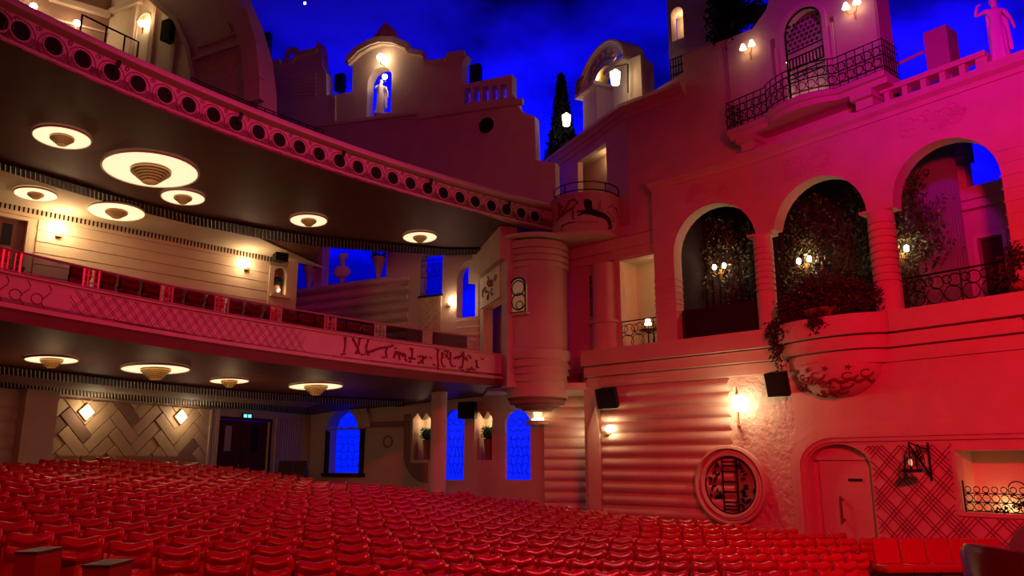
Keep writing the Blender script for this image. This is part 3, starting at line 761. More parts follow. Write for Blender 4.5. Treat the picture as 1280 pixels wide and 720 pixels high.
# turret window, set on the curved shaft
wx = at_y(644, 367, TC.y-TR*.95); ang = math.atan2(wx.y-TC.y, wx.x-TC.x)
Mw = Matrix.Rotation(ang+PI/2, 3, 'Z')
pw = TC+Vector((math.cos(ang), math.sin(ang), 0))*TR; zw0, zw1 = tz(389), tz(346)
WF = Fr((pw.x, pw.y), (pw.x-math.sin(ang), pw.y+math.cos(ang)))
mb = MB(); mb.prism(WF, arch(-.34, .34, zw0, zw1, .3, 10), (), -.06, .03); mb.build('window_pane', mat('warm_dim_glass', (.3, .15, .08), .4, emit=(1, .5, .25), estr=.12), t)
mb = MB(); 
mb.tube([WF.pt(a, z, .06) for a, z in arch(-.34, .34, zw0, zw1, .3, 10)], .035, 5, True)
h = zw1-zw0
mb.tube([WF.pt(*q, .06) for q in ring((0.02, zw0+h*.70), h*.22, 14)], .025, 4, True); mb.tube([WF.pt(*q, .06) for q in ring((.05, zw0+h*.3), h*.24, 14)], .025, 4, True)
mb.tube([WF.pt(*q, .06) for q in ring((.08, zw0+h*.2), h*.12, 10)], .02, 4, True)
mb.build('window_grille', iron, t); mb = MB(); mb.fbox(WF, -.45, .45, zw0-.12, zw0-.03, -.2, .12); mb.build('window_sill', plaster, t)
# corbel lamp under the turret
cl = at_y(672, 522, 30.0); t = thing('corbel_lamp', cl, 'glowing plaster bracket lamp under the turret beside the blue windows', 'wall lamp')
mb = MB(); mb.lathe((cl.x, cl.y, cl.z), [(.02, -.05), (.2, -.02), (.34, .5), (.42, .85), (.02, .86)], 4, PI/4, PI/4+2*PI); mb.build('bracket', plaster, t)
mb = MB(); mb.lathe((cl.x, cl.y, cl.z), [(.02, -.3), (.42, -.26), (.46, -.12), (.02, -.12)], 16); mb.build('tray', cream, t)
mb = MB(); mb.lathe((cl.x, cl.y, cl.z), [(.02, -.11), (.22, -.11), (.22, -.05), (.02, -.05)], 12); mb.build('bulb', white_e, t)
point('corbel_light', (cl.x, cl.y-.35, cl.z+.05), WARM, 10, .1)
# drum balcony
DC = Vector((2.86, 28.6, 0)); DR = 1.34
def dz(v): return at_y(733, v, DC.y-DR).z
t = thing('drum_balcony', (DC.x, DC.y, dz(290)), 'round balcony front painted with two leaping beasts above the turret', 'balcony')
z0_, z1_ = dz(288), dz(240)
mb = MB(); mb.lathe(DC, [(.02, z0_), (DR, z0_), (DR, z1_-.05), (DR+.04, z1_), (DR-.1, z1_+.05), (DR-.12, z1_-.3), (.02, z1_-.3)], 48); mb.build('drum', plaster, t, smooth=True)
q = [UPC(1.02), (2.4, 27.3), (3.5, 27.5), (4.0, 28.2), (3.6, 30), (-.3, 30.6), (-1.6, 28.4), UPC(.88)]
mb = MB(); o_ = [(-.62, 28.6)]+[(.9+1.5*math.cos(g), 28.9+1.5*math.sin(g)) for g in [math.radians(a) for a in range(200, 300, 12)]]+[(DC.x+(DR-.02)*math.cos(g), DC.y+(DR-.02)*math.sin(g)) for g in [math.radians(a) for a in range(275, 361, 12)]]+[(4.1, 30), (-.6, 30.3)]
slab(mb, o_, lambda x, y: z0_-.1, .1); mb.build('soffit', cream, t)
def drum(a, z, k=.015): return Vector((DC.x+(DR+k)*math.cos(a), DC.y+(DR+k)*math.sin(a), z))
def dpx(u, v):
    d = ray(u, v); o = Vector((0, 0, EYE)); A = d.x**2+d.y**2; B = -2*(d.x*DC.x+d.y*DC.y); Cc = DC.x**2+DC.y**2-DR**2
    disc = B*B-4*A*Cc
    tt = (-B-math.sqrt(max(0, disc)))/(2*A); p = o+d*tt; return math.atan2(p.y-DC.y, p.x-DC.x), p.z
def beast(pxs, name, m_, w_=.1):
    mbx = MB()
    for pl, r0, r1 in pxs: mbx.tube([drum(*dpx(u, v), .0) for u, v in pl], r0, 6, r2=r1)
    mbx.build(name, m_, t)
k = 110/1131
def Z(x, y): return (680+x*k, 230+y*k)
beast([([Z(560, 230), Z(570, 300), Z(600, 360), Z(680, 385), Z(760, 410), Z(820, 450), Z(845, 520), Z(855, 570)], .17, .06), ([Z(575, 340), Z(500, 355), Z(425, 350)], .06, .035), ([Z(575, 375), Z(500, 375), Z(430, 405)], .055, .03),
       ([Z(520, 225), Z(560, 215), Z(600, 240)], .07, .07), ([Z(860, 570), Z(820, 572)], .045, .03)], 'lion_relief', relief_b)
beast([([Z(850, 470), Z(900, 490), Z(900, 450), Z(820, 360), Z(820, 300), Z(870, 280), Z(900, 310), Z(880, 370)], .018, .018)], 'tail_relief', relief_d)
beast([([Z(190, 440), Z(240, 400), Z(300, 350), Z(380, 300), Z(430, 240), Z(390, 200), Z(330, 220), Z(290, 300), Z(230, 380)], .05, .05), ([Z(190, 250), Z(210, 330), Z(180, 400)], .07, .05), ([Z(370, 300), Z(370, 420), Z(380, 460)], .05, .04),
       ([Z(220, 600), Z(230, 540), Z(320, 500), Z(400, 490)], .05, .03), ([Z(170, 470), Z(210, 430), Z(190, 260), Z(240, 300)], .05, .05)], 'griffin_relief', relief_d)
beast([([Z(430+i*25, 480+(8 if i % 2 else -8)), Z(440+i*25, 505)], .02, .012) for i in range(11)], 'leaf_garland', relief_d)
beast([([Z(690+i*2, 330-i*20), Z(735, 320-i*20)], .014, .01) for i in range(6)], 'leaf_garland', relief_d)
beast([([Z(910+i*6, 300+i*14), Z(950, 330+i*14)], .016, .01) for i in range(9)], 'leaf_garland', relief_d)
t2 = thing('drum_rail', (DC.x, DC.y, z1_), 'thin curved black pipe rail on top of the painted round balcony', 'railing')
mb = MB()
for zz in (z1_+.14, z1_+.45): mb.tube([Vector((DC.x+(DR-.1)*math.cos(g), DC.y+(DR-.1)*math.sin(g), zz)) for g in [math.radians(a) for a in range(160, 375, 9)]], .022)
for a in (165, 225, 300, 350): g = math.radians(a); mb.tube([Vector((DC.x+(DR-.1)*math.cos(g), DC.y+(DR-.1)*math.sin(g), z)) for z in (z1_-.1, z1_+.46)], .025)
mb.build('rail', iron, t2)
# pavilion with doorway behind the drum; left face and eaves
A_ = RWb.pt(s785, 0, 0); PL = Fr((A_.x, A_.y), (A_.x-.46, A_.y+1)); LPv = 6.0
p0, p1 = PL.px(758, 200)[0], PL.px(722, 200)[0]; pzt = PL.px(740, 190)[1]
mb = MB(); mb.prism(PL, [(0, z0_-.1), (LPv, z0_-.1), (LPv, zE), (0, zE)], [rect(p0, p1, z0_, pzt)], -.25, 0); mb.build('wall_pavilion_face', plaster, kind=KIN)
mb = MB(); pe = min(p1+4, LPv-.3); mb.fbox(PL, p0-.4, pe, z0_, pzt+.5, -1.0, -.9); mb.fbox(PL, pe, pe+.1, z0_, pzt+.5, -.9, -.25); mb.fbox(PL, p0-.4, pe, pzt+.2, pzt+.3, -.9, -.25); mb.build('wall_pavilion_inside', cream, kind=KIN)
point('pavilion_light', PL.pt((p0+p1)/2, pzt-.2, -.8), WARM, 12, .15)
ep = [PL.pt(LPv, 0), RWb.pt(s785, 0), RWb.pt(s855+.05, 0)]; ep = [(p.x, p.y) for p in ep]
sg2 = 1; t_ = Vector((ep[2][0]-ep[1][0], ep[2][1]-ep[1][1])); sg2 = 1 if Vector((t_.y, -t_.x)).dot(Vector((RW1.n.x, RW1.n.y))) > 0 else -1
mb = MB(); mb.sweep(ep, [(-.6, zE), (.05, zE), (.12, zE+.14), (.22, zE+.16), (.25, zE+.30), (.38, zE+.34), (.38, zE+.48), (-.6, zE+.6)], True, sg2); mb.build('trim_12', plaster, kind=KIN)
# parapet right of the gateway
mb = MB(); s800 = RWb.px(800, 130)[0]; za, zb2 = RWb.px(800, 122)[1], RWb.px(855, 88)[1]
mb.prism(RWb, [(s800, zE+.4), (s855, zE+.4), (s855, zb2), (s800, za)], (), -.6, -.1); mb.build('wall_parapet', plaster, kind=KIN)
# gateway on the roof
GW = PL.off(-.35); gz = zE+.5
gt = thing('roof_gateway', GW.w(757, 150), 'ornate plaster gateway with curved pediment standing on the pavilion roof', 'gateway')
def gs(u, v): return GW.px(u, v)
s_r0, s_r1 = gs(783, 110)[0], gs(766, 110)[0]; s_l0, s_l1 = gs(746, 140)[0], gs(729, 140)[0]
z_cr = gs(772, 88)[1]; z_cl = gs(735, 115)[1]
zc_ = (z_cr+z_cl)/2+.0; ztop = gs(768, 44)[1]
mb = MB()
for (a, b_) in ((s_r0, s_r1), (s_l0, s_l1)): mb.fbox(GW, a, b_, gz-.1, zc_, -.9, 0)
mb.build('pier', cream, gt)
mb = MB()
for (a, b_) in ((s_r0, s_r1), (s_l0, s_l1)): mb.fbox(GW, a-.2, b_+.3, zc_, zc_+.16, -.95, .25)
mb.build('capital', cream, gt)
c_ = (s_r0+s_l1)/2; R1 = (s_l1-s_r0)/2+.15; H1 = ztop-zc_-.16
def half(r, hh, n=18, a0=0, a1=PI): return [(c_+r*math.cos(a0+(a1-a0)*i/n), zc_+.16+hh*math.sin(a0+(a1-a0)*i/n)) for i in range(n+1)]
mb = MB()
for k0, k1, dd in ((1.0, .95, .16), (.95, .9, .08), (.9, .84, .02)):
    mb.prism(GW, half(R1*k0, H1*k0)+half(R1*k1, H1*k1)[::-1], (), -.85, dd)
mb.build('arch', cream, gt)
mb = MB(); mb.prism(GW, half(R1*.5, H1*.5)+half(R1*.36, H1*.3)[::-1], (), -.6, 0)
for i in range(7):
    g = math.radians(25+i*21); q = (c_+R1*.6*math.cos(g), zc_+.2+H1*.62*math.sin(g))
    mb.tube([GW.pt(*w_, .02) for w_ in ring(q, .14, 9)], .035, 4, True); mb.tube([GW.pt(q[0], q[1]-.1, 0), GW.pt(q[0]-.1, q[1]+.22, .03)], .05, 5, r2=.01)
mb.build('scrolls', gold, gt)
mb = MB()
for k, (ang_, ln) in enumerate(((-.9, .5), (-.35, .6), (.1, .65), (.6, .5))):
    b0_ = GW.pt(s_l1+.12, zc_+.45, .15); mb.tube([b0_, b0_+GW.t*(ln*.5*math.sin(ang_))+Vector((0, 0, ln*.5)), b0_+GW.t*(ln*math.sin(ang_)*1.2)+Vector((0, 0, ln*.75))], .10, 6, r2=.04)
mb.tube([GW.pt(s_l1+.12, zc_+.12, .1), GW.pt(s_l1+.12, zc_+.6, .15)], .22, 8, r2=.12)
mb.build('leafy_vase', gold, gt)
point('gateway_uplight', GW.pt((s_r0+s_r1)/2+.2, zc_+.3, .1), (1, .8, .6), 8, .08); point('gateway_uplight', GW.pt(s_l0-.1, zc_+.3, -.1), (1, .8, .6), 6, .08)
def lantern(c, h, lab, iron_arm=None):
    t = thing('lantern', c, lab, 'lantern', 'glowing hexagonal lanterns'); r = h*.34
    M_ = MB(); M_.lathe(c, [(.01, -h/2), (r*.75, -h/2), (r, h*.3), (r*.2, h/2), (.01, h/2)], 6); M_.build('glass', white_e, t)
    M_ = MB()
    for i in range(6):
        g = PI/3*i; M_.tube([Vector(c)+Vector((r*.78*math.cos(g), r*.78*math.sin(g), -h/2)), Vector(c)+Vector((r*1.03*math.cos(g), r*1.03*math.sin(g), h*.3)), Vector(c)+Vector((0, 0, h*.56))], .02, 4)
    M_.build('frame', iron, t)
    if iron_arm:
        M_ = MB(); M_.tube([Vector(c)+Vector((0, 0, h*.55)), Vector(c)+Vector((0, 0, h*.7))]+[Vector(p) for p in iron_arm], .03, 5); M_.build('bracket', iron, t)
cL = RWb.w(769, 96, .5); p_ = RWb.w(785, 80, .05); p2 = RWb.w(785, 116, .05)
lantern(cL, .62, 'glowing lantern hanging on an iron bracket at the roof gateway', [cL+Vector((0.1, 0, .45)), p_, p2]); point('lantern_light', cL+Vector((.1, -.3, .0)), WARM, 9, .15)
mb = MB(); sx0 = RWb.px(783, 110)[0]; sx1 = RWb.px(800, 100)[0]; mb.fbox(RWb, sx0, sx1, gz-.1, RWb.px(797, 70, -.1)[1], -1.0, -.1); mb.build('side_pier', cream, gt)
# cypress with second lantern behind the pavilion
cy = at_y(703, 190, 33.6); ct = thing('cypress_tree', (cy.x, cy.y, cy.z), 'tall dark cypress behind the drum balcony with a lantern in front', 'tree')
ztip = at_y(706, 96, 33.6).z; H = ztip-cy.z; pts = []; rnd = random.Random(5)
for i in range(900):
    q = rnd.random()**1.2; r_ = (.85*(1-q)+.06)*math.sqrt(rnd.random()); g = rnd.uniform(0, 6.28); pts.append(cy+Vector((r_*math.cos(g), r_*math.sin(g), -1+(H+1)*q)))
mb = MB(); leaves(mb, pts, 7000, .05, .13, 3); mb.build('foliage', leafd, ct); mb = MB(); mb.tube([cy+Vector((0, 0, -1.5)), cy+Vector((0, 0, H*.9))], .35, 8, r2=.03); mb.build('trunk', leafd, ct)
cL = at_y(708, 149, 32.3); lantern(cL, .6, 'glowing lantern hanging before the cypress beside the pavilion'); point('lantern_light', cL+Vector((.1, -.4, 0)), WARM, 4, .15)
# tower with arched window behind
TW = RWb.off(-2.6); a, b_ = TW.px(836, 60)[0], TW.px(903, 60)[0]; zt_ = TW.px(860, -50)[1]
w0, w1 = TW.px(839, 30)[0], TW.px(854, 30)[0]; wz0, wz1 = TW.px(846, 50)[1], TW.px(846, 9)[1]
mb = MB(); mb.prism(TW, rect(a, b_, zE, zt_), [arch(w0, w1, wz0, wz1)], -.4, 0); mb.build('wall_bell_tower', plaster, kind=KIN)
mb = MB(); mb.fbox(TW, w0-.3, w1+.5, wz0-.1, wz1+.2, -1.1, -1.0); mb.fbox(TW, w1+.15, w1+.2, wz0, wz1, -1, -.4); mb.fbox(TW, w0-.2, w1+.2, wz1+.05, wz1+.1, -1., -.4); mb.build('wall_bell_tower_inside', cream, kind=KIN)
point('tower_light', TW.pt((w0+w1)/2, wz1-.2, -.6), WARM, 16, .06)
mb = MB(); mb.fbox(TW, a, b_, TW.px(845, 62)[1]-.1, TW.px(845, 62)[1]+.0, 0, .1); mb.build('trim_13', plaster, kind=KIN)
t = thing('terrace_grille', RWb.w(846, 92, -.6), 'small dark iron grille at the foot of the bell tower', 'railing')
mb = MB(); sa, sb = RWb.px(838, 80, -.7)[0], s855; za, zb2 = RWb.px(846, 92, -.7)[1], RWb.px(846, 72, -.7)[1]
for i in range(9): mb.tube([RWb.pt(sa+(sb-sa)*i/8, za-.2, -.7), RWb.pt(sa+(sb-sa)*i/8, zb2, -.7)], .02, 4)
for z in (za, (za+zb2)/2, zb2): mb.tube([RWb.pt(sa, z, -.7), RWb.pt(sb, z, -.7)], .025, 4)
mb.build('panel', iron, t)
# dark tree hanging over the wall top
tr = thing('overhanging_tree', RWb.w(905, 60, -.6), 'dark drooping tree leaning over the wall beside the house balcony', 'tree')
pts = []; rnd = random.Random(8)
for i in range(700):
    q = rnd.random(); u = 907+rnd.gauss(0, 9)*(1.1-q*.2); pts.append(RWb.w(u, -30+90*q, -.5+rnd.gauss(0, .3)))
for i in range(260): pts.append(RWb.w(rnd.uniform(905, 952), 18+rnd.gauss(0, 7), -.6+rnd.gauss(0, .2)))
mb = MB(); leaves(mb, pts, 5200, .09, .11, 9); mb.build('foliage', leafd, tr); mb = MB(); mb.tube([RWb.w(905, 110, -.8), RWb.w(907, 40, -.8), RWb.w(903, -40, -.8)], .22, 8, r2=.15); mb.build('trunk', leafd, tr)

# ------------------------------------------------------------------ upper house with balcony on the cornice
RH = RW2.off(-.35)
h0, h1 = RH.px(913, 120)[0], RH.px(1101, 60)[0]
def H_(u, v): return RH.px(u, v)
wa0, wa1 = H_(980, 60)[0], H_(1032, 60)[0]; wzt = H_(1005, 8)[1]; zbal = RW2.px(1000, 140, .6)[1]
hw = thing('upper_house', RH.w(1000, 120), 'tall magenta-lit plaster house front with an arched grilled window above the arcade', 'building')
topz = H_(1000, -60)[1]
out = [(h0, ZC+.25), (h1, ZC+.25), (h1, topz+.5), (H_(975, -20)[0], topz+.2), (H_(958, 12)[0], H_(958, 12)[1]), (H_(940, 36)[0], H_(940, 36)[1]), (h0, H_(913, 47)[1])]
sl0, sl1 = H_(964, 70)[0], H_(970, 70)[0]; sr0, sr1 = H_(1038, 55)[0], H_(1045, 55)[0]
mb = MB(); mb.prism(RH, out, [arch(wa0, wa1, zbal+.1, wzt), rect(sl0, sl1, H_(967, 100)[1], H_(967, 48)[1]), rect(sr0, sr1, H_(1041, 90)[1], H_(1041, 20)[1])], -.4, 0); mb.build('wall', plaster, hw)
mb = MB(); mb.fbox(RH, h1-.05, h1+.02, ZC+.25, topz+.5, -.8, 0); mb.build('side_wall', plaster, hw)
mb = MB(); mb.prism(RH, arch(wa0-.12, wa1+.12, zbal+.1, wzt+.12), [arch(wa0+.02, wa1-.02, zbal+.12, wzt-.02)], 0, .07)
for a in (wa0-.32, wa1+.22): mb.fbox(RH, a, a+.1, zbal+.1, H_(1005, 45)[1], 0, .06)
mb.build('window_surround', cream, hw)
mb = MB(); cA = (wa0+wa1)/2; mb.tube([RH.pt(a, z, -.06) for a, z in arch(wa0+.04, wa1-.04, zbal+.15, wzt-.04)], .03, 5, True)
zz = [H_(1005, v)[1] for v in (58, 66, 80, 86, 92)]
for z in zz: mb.tube([RH.pt(wa0, z, -.06), RH.pt(wa1, z, -.06)], .025, 4)
for i in range(1, 12): s_ = wa0+(wa1-wa0)*i/12; mb.tube([RH.pt(s_, zz[1], -.06), RH.pt(s_, zz[2], -.06)] if i % 1 == 0 else [], .022, 4)
rnd = random.Random(3)
for r_ in range(6):
    for i in range(7):
        s_ = wa0+.12+(wa1-wa0-.24)*(i+.5*(r_ % 2))/7; z = zz[0]+.12+r_*.16
        if ((s_-cA)/((wa1-wa0)/2))**2+max(0, (z-(wzt-(wa1-wa0)/2)))**2/((wa1-wa0)/2)**2 < .85:
            for g in (0, PI/3, 2*PI/3): mb.tube([RH.pt(s_-.07*math.cos(g), z-.07*math.sin(g), -.06), RH.pt(s_+.07*math.cos(g), z+.07*math.sin(g), -.06)], .014, 4)
mb.build('window_grille', iron, hw)
mb = MB(); mb.fbox(RH, wa0-.6, wa1+.9, zbal, wzt+1.6, -1.0, -.95); mb.build('room_wall', cream, hw)
point('house_window_light', RH.pt(wa0+.35, zbal+.8, -.7), (1, .7, .5), 14, .1); point('house_window_light', RH.pt(wa1-.2, zbal+.5, -.7), (1, .5, .35), 6, .1)
c = RH.w(981, 79, -.1); bb = thing('globe_bulb', c, 'small bare glowing bulb at the left jamb of the arched house window', 'bulb'); mb = MB(); mb.sphere(c, .09); mb.build('globe', bulb_e, bb); mb = MB(); mb.lathe(c, [(.02, -.2), (.05, -.2), (.04, -.07), (.02, -.07)], 8); mb.build('socket', gold, bb)
# balcony slab (bowed in the middle), railing and consoles
hb = thing('house_balcony', RH.pt((h0+h1)/2, zbal, .5), 'wide plaster balcony with bowed middle and dark iron railing on the upper house', 'balcony')
bs0, bs1 = RH.px(908, 158, .95)[0], RH.px(1106, 100, .95)[0]; zs0 = RH.px(925, 162, .95)[1]
bpts = []
for i in range(41):
    q = i/40; s_ = bs0+(bs1-bs0)*q; d = .95+(.42*math.sin(PI*(q-.28)/.44)**.7 if .28 < q < .72 else 0); bpts.append(RH.pt(s_, 0, d))
plan = [(p.x, p.y) for p in bpts]; back = [RH.pt(bs1, 0, 0), RH.pt(bs0, 0, 0)]
zs0 = (RH.px(925, 158, .95)[1]+RH.px(1095, 103, .95)[1])/2
mb = MB(); slab(mb, plan+[(p.x, p.y) for p in back], lambda x, y: zs0, .16)
pl2 = [((p.x-RH.n.x*.14), (p.y-RH.n.y*.14)) for p in bpts]; slab(mb, pl2+[(p.x, p.y) for p in back], lambda x, y: zs0-.16, .16); mb.build('slab', plaster, hb)
mb = MB(); zr0 = zs0+.18; hr = .95
ins = [p-RH.n*.06 for p in bpts]
def V3(p, z): return Vector((p.x, p.y, z))
for z in (zr0, zr0+.12, zr0+hr*.5, zr0+hr*.78, zr0+hr): mb.tube([V3(p, z) for p in ins], .02, 4)
for i in range(0, 41, 1): 
    if i % 2 == 0: mb.tube([V3(ins[i], zr0), V3(ins[i], zr0+hr)], .013, 4)
for i in range(0, 40, 2):
    c0 = (ins[i]+ins[i+1])/2; tt = (ins[i+1]-ins[i]).normalized()
    for kz in (.3, .64): mb.tube([V3(c0+tt*.13*math.cos(g), zr0+hr*kz+.13*math.sin(g)) for g in [2*PI*k/9 for k in range(9)]], .013, 4, True)
for sx, e in ((ins[0], RH.pt(bs0, 0, 0)), (ins[-1], RH.pt(bs1, 0, 0))):
    for z in (zr0, zr0+.12, zr0+hr*.5, zr0+hr*.78, zr0+hr): mb.tube([V3(sx, z), V3(e, z)], .02, 4)
    for k in range(7): q = sx+(e-sx)*k/6; mb.tube([V3(q, zr0), V3(q, zr0+hr)], .013, 4)
mb.build('railing', iron, hb)
for u in (938, 1088):
    s_ = RH.px(u, 160, .4)[0]; mb = MB(); mb.fbox(RH, s_-.32, s_+.32, zs0-.34, zs0-.16, 0, .8); mb.fbox(RH, s_-.25, s_+.25, max(ZC+.28, zs0-.95), zs0-.34, 0, .62); mb.build('console', plaster, hb)
def shade_sconce(u, v, lab, e):
    c = RH.w(u, v, .22); a, z = RH.px(u, v, .22); t = thing('shaded_sconce', c, lab, 'wall lamp', 'twin shaded sconces on the upper house')
    M_ = MB(); M_.tube([RH.pt(a, z-.45, .03), RH.pt(a, z-.15, .12)], .02)
    for k in (-.17, .17): M_.tube([RH.pt(a, z-.25, .1), RH.pt(a+k*.7, z-.28, .2), RH.pt(a+k, z-.12, .22), RH.pt(a+k, z, .22)], .015)
    M_.build('bracket', gold, t)
    for k in (-.17, .17):
        M_ = MB(); q = RH.pt(a+k, z, .22); M_.lathe(q, [(.12, -.06), (.055, .12)], 12); M_.lathe(q, [(.11, -.055), (.05, .11)], 12); M_.build('shade', soft_e, t)
    point('shade_light', RH.pt(a, z-.12, .3), WARM, e, .08)
shade_sconce(934, 57, 'twin shaded sconce left of the balcony window on the upper house', 4)
shade_sconce(1064, 5, 'twin shaded sconce cut by the photo top on the upper house', 5)
# balustrade on the cornice
bt = thing('roof_balustrade', RW2.w(1170, 110), 'red and magenta lit plaster balustrade between upper house and statue', 'balustrade')
s0, s1 = RW2.px(1112, 120, -.1)[0], RW2.px(1233, 85, -.1)[0]; zb_ = ZC+.29; zr = (RW2.px(1232, 66, -.1)[1]+RW2.px(1118, 109, -.1)[1])/2
mb = MB(); mb.fbox(RW2, s0-.2, s1+.06, zr-.12, zr+.03, -.3, .06); mb.build('rail', plaster, bt)
nb = 5
for i in range(nb+1):
    s_ = s0+(s1-s0)*i/nb; mb = MB(); wdt = .2 if i == nb else .11; mb.fbox(RW2, s_-wdt, s_+wdt*.4, zb_-.05, zr-.12, -.24, -.0); mb.build('baluster', plaster, bt)
# terrace objects behind
mb = MB(); F_ = RW2.off(-3.6); a, b_ = F_.px(1156, 60)[0], F_.px(1186, 60)[0]; mb.fbox(F_, a, b_, ZC-.5, F_.px(1170, 35)[1], -.8, 0)
ob = mb.build('chimney_stack', plaster, label='plain square reddish chimney block behind the balustrade', cat='chimney')
mb = MB(); mb.tube([F_.w(1118, 82, .3), F_.w(1156, 64, .3)], .05); mb.tube([F_.w(1118, 82, .3), F_.w(1118, 130, .3)], .05); mb.build('terrace_rail', plaster, label='thin sloping rail between upper house and chimney block', cat='rail')

# ------------------------------------------------------------------ skinned human figures (statues)
def skin_figure(name, edges, joints, rads, m_, parent, sub=2):
    ids = {k: i for i, k in enumerate(joints)}
    me = bpy.data.meshes.new(name); me.from_pydata([joints[k] for k in joints], [(ids[a], ids[b_]) for a, b_ in edges], [])
    o = bpy.data.objects.new(name, me); C.objects.link(o); me.materials.append(m_)
    md = o.modifiers.new('skin', 'SKIN'); 
    if not me.skin_vertices: 
        bpy.context.view_layer.objects.active = o
    sv = me.skin_vertices[0].data
    for k, i in ids.items(): r = rads[k]; sv[i].radius = (r, r) if not isinstance(r, tuple) else r
    sv[ids['pelvis']].use_root = True
    md.use_smooth_shade = True
    s_ = o.modifiers.new('sub', 'SUBSURF'); s_.levels = sub; s_.render_levels = sub
    if parent: o.parent = parent; o.matrix_parent_inverse = Matrix.Identity(4)
    return o
def woman_statue(loc, h, rot, lab, m_, arm_up=True, lamp=False):
    t = thing('female_statue', loc, lab, 'statue'); t.rotation_euler = (0, 0, rot); k = h/2.0
    J = dict(pelvis=(0, 0, 1.02), waist=(0, 0, 1.2), chest=(0, 0, 1.42), neck=(.0, 0, 1.62), head=(.01, -.02, 1.73), crown=(.01, 0, 1.86),
             ls=(.2, 0, 1.55), le=(.34, -.02, 1.28), lh=(.36, -.12, 1.0), lf=(.37, -.15, .88), rs=(-.2, 0, 1.55),
             lhip=(.11, 0, .96), lk=(.13, -.07, .55), la=(.11, 0, .10), lt=(.12, -.16, .04), rhip=(-.11, 0, .96), rk=(-.12, -.02, .54), ra=(-.10, .02, .10), rt=(-.12, -.14, .04))
    if arm_up: J.update(re=(-.48, -.02, 1.40), rh=(-.42, -.05, 1.68), rf=(-.33, -.06, 1.74))
    else: J.update(re=(-.3, -.12, 1.33), rh=(-.12, -.22, 1.5), rf=(-.05, -.25, 1.6))
    R_ = dict(pelvis=(.175, .13), waist=(.125, .1), chest=(.17, .12), neck=.058, head=.092, crown=.075, ls=.07, le=.05, lh=.036, lf=.03, rs=.07, re=.05, rh=.036, rf=.03,
              lhip=.12, lk=.078, la=.05, lt=.035, rhip=.12, rk=.078, ra=.05, rt=.035)
    J = {a: (x*k, y*k, z*k) for a, (x, y, z) in J.items()}; R_ = {a: (r[0]*k, r[1]*k) if isinstance(r, tuple) else (r*k, r*k) for a, r in R_.items()}
    Ed = [('pelvis', 'waist'), ('waist', 'chest'), ('chest', 'neck'), ('neck', 'head'), ('head', 'crown'), ('chest', 'ls'), ('ls', 'le'), ('le', 'lh'), ('lh', 'lf'), ('chest', 'rs'), ('rs', 're'), ('re', 'rh'), ('rh', 'rf'),
          ('pelvis', 'lhip'), ('lhip', 'lk'), ('lk', 'la'), ('la', 'lt'), ('pelvis', 'rhip'), ('rhip', 'rk'), ('rk', 'ra'), ('ra', 'rt')]
    skin_figure('body', Ed, J, R_, m_, t)
    # long draped skirt with folds
    M_ = MB(); vs = []; fs = []; rows = 14; cols = 40
    for i in range(rows+1):
        q = i/rows; z = (1.12-1.06*q)*k; base = (.155+.05*q)*k
        for j in range(cols):
            g = 2*PI*j/cols; fold = 1+.17*q*math.sin(g*9+1.5*q)+.05*q*math.sin(g*5+2); vs.append((base*1.1*math.cos(g)*fold, base*.8*math.sin(g)*fold, z))
    for i in range(rows):
        for j in range(cols): fs.append((i*cols+j, i*cols+(j+1) % cols, (i+1)*cols+(j+1) % cols, (i+1)*cols+j))
    o = MB().add(vs, fs).build('draped_skirt', m_, None, smooth='all'); o.parent = t
    # cloak hanging from shoulder
    M_ = MB(); vs = []; fs = []
    for i in range(15):
        q = i/14; z = (1.62-1.2*q)*k
        for j in range(14):
            p = j/13; x = (-.17+.5*p)*k*(1+.12*q); y = (.10+.06*math.sin(p*18)*q+.03)*k; vs += [(x, y, z), (x, y+.02*k, z)]
    for i in range(14):
        for j in range(13):
            a = (i*14+j)*2; b_ = a+2; c0 = a+28; d0 = c0+2; fs += [(a, b_, d0, c0), (a+1, c0+1, d0+1, b_+1)]
    o = MB().add(vs, fs).build('cloak', m_, None, smooth='all'); o.parent = t
    M_ = MB(); M_.sphere((.01*k, .03*k, 1.83*k), .105*k, 12, 8, (1, 1.1, .9)); M_.sphere((0, .12*k, 1.82*k), .06*k); o = M_.build('hair', m_, None, smooth='all'); o.parent = t
    M_ = MB(); M_.box((0, 0, .02*k), (.62*k, .45*k, .08*k)); o = M_.build('plinth', m_, None); o.parent = t
    M_ = MB(); M_.sphere((.01*k, -.125*k, 1.745*k), .018*k, 6, 4, (.8, 1, 1.5)); o = M_.build('nose', m_, None, smooth='all'); o.parent = t
    return t
sb_ = RW2.px(1252, 88, -.1)
mb = MB(); a, b_ = RW2.px(1236, 95, -.1)[0], RW2.px(1290, 95, -.1)[0]; zp = RW2.px(1252, 90, -.1)[1]; mb.fbox(RW2, a, b_+1.5, ZC+.25, max(ZC+.4, zp), -.5, .1)
mb.build('trim_14', plaster, kind=KIN)
woman_statue(RW2.pt(sb_[0], max(ZC+.4, zp), -.2), 1.92, math.atan2(RW2.t.y, RW2.t.x)*.25, 'magenta-lit plaster statue of a draped woman raising one arm, on the arcade cornice', stone)

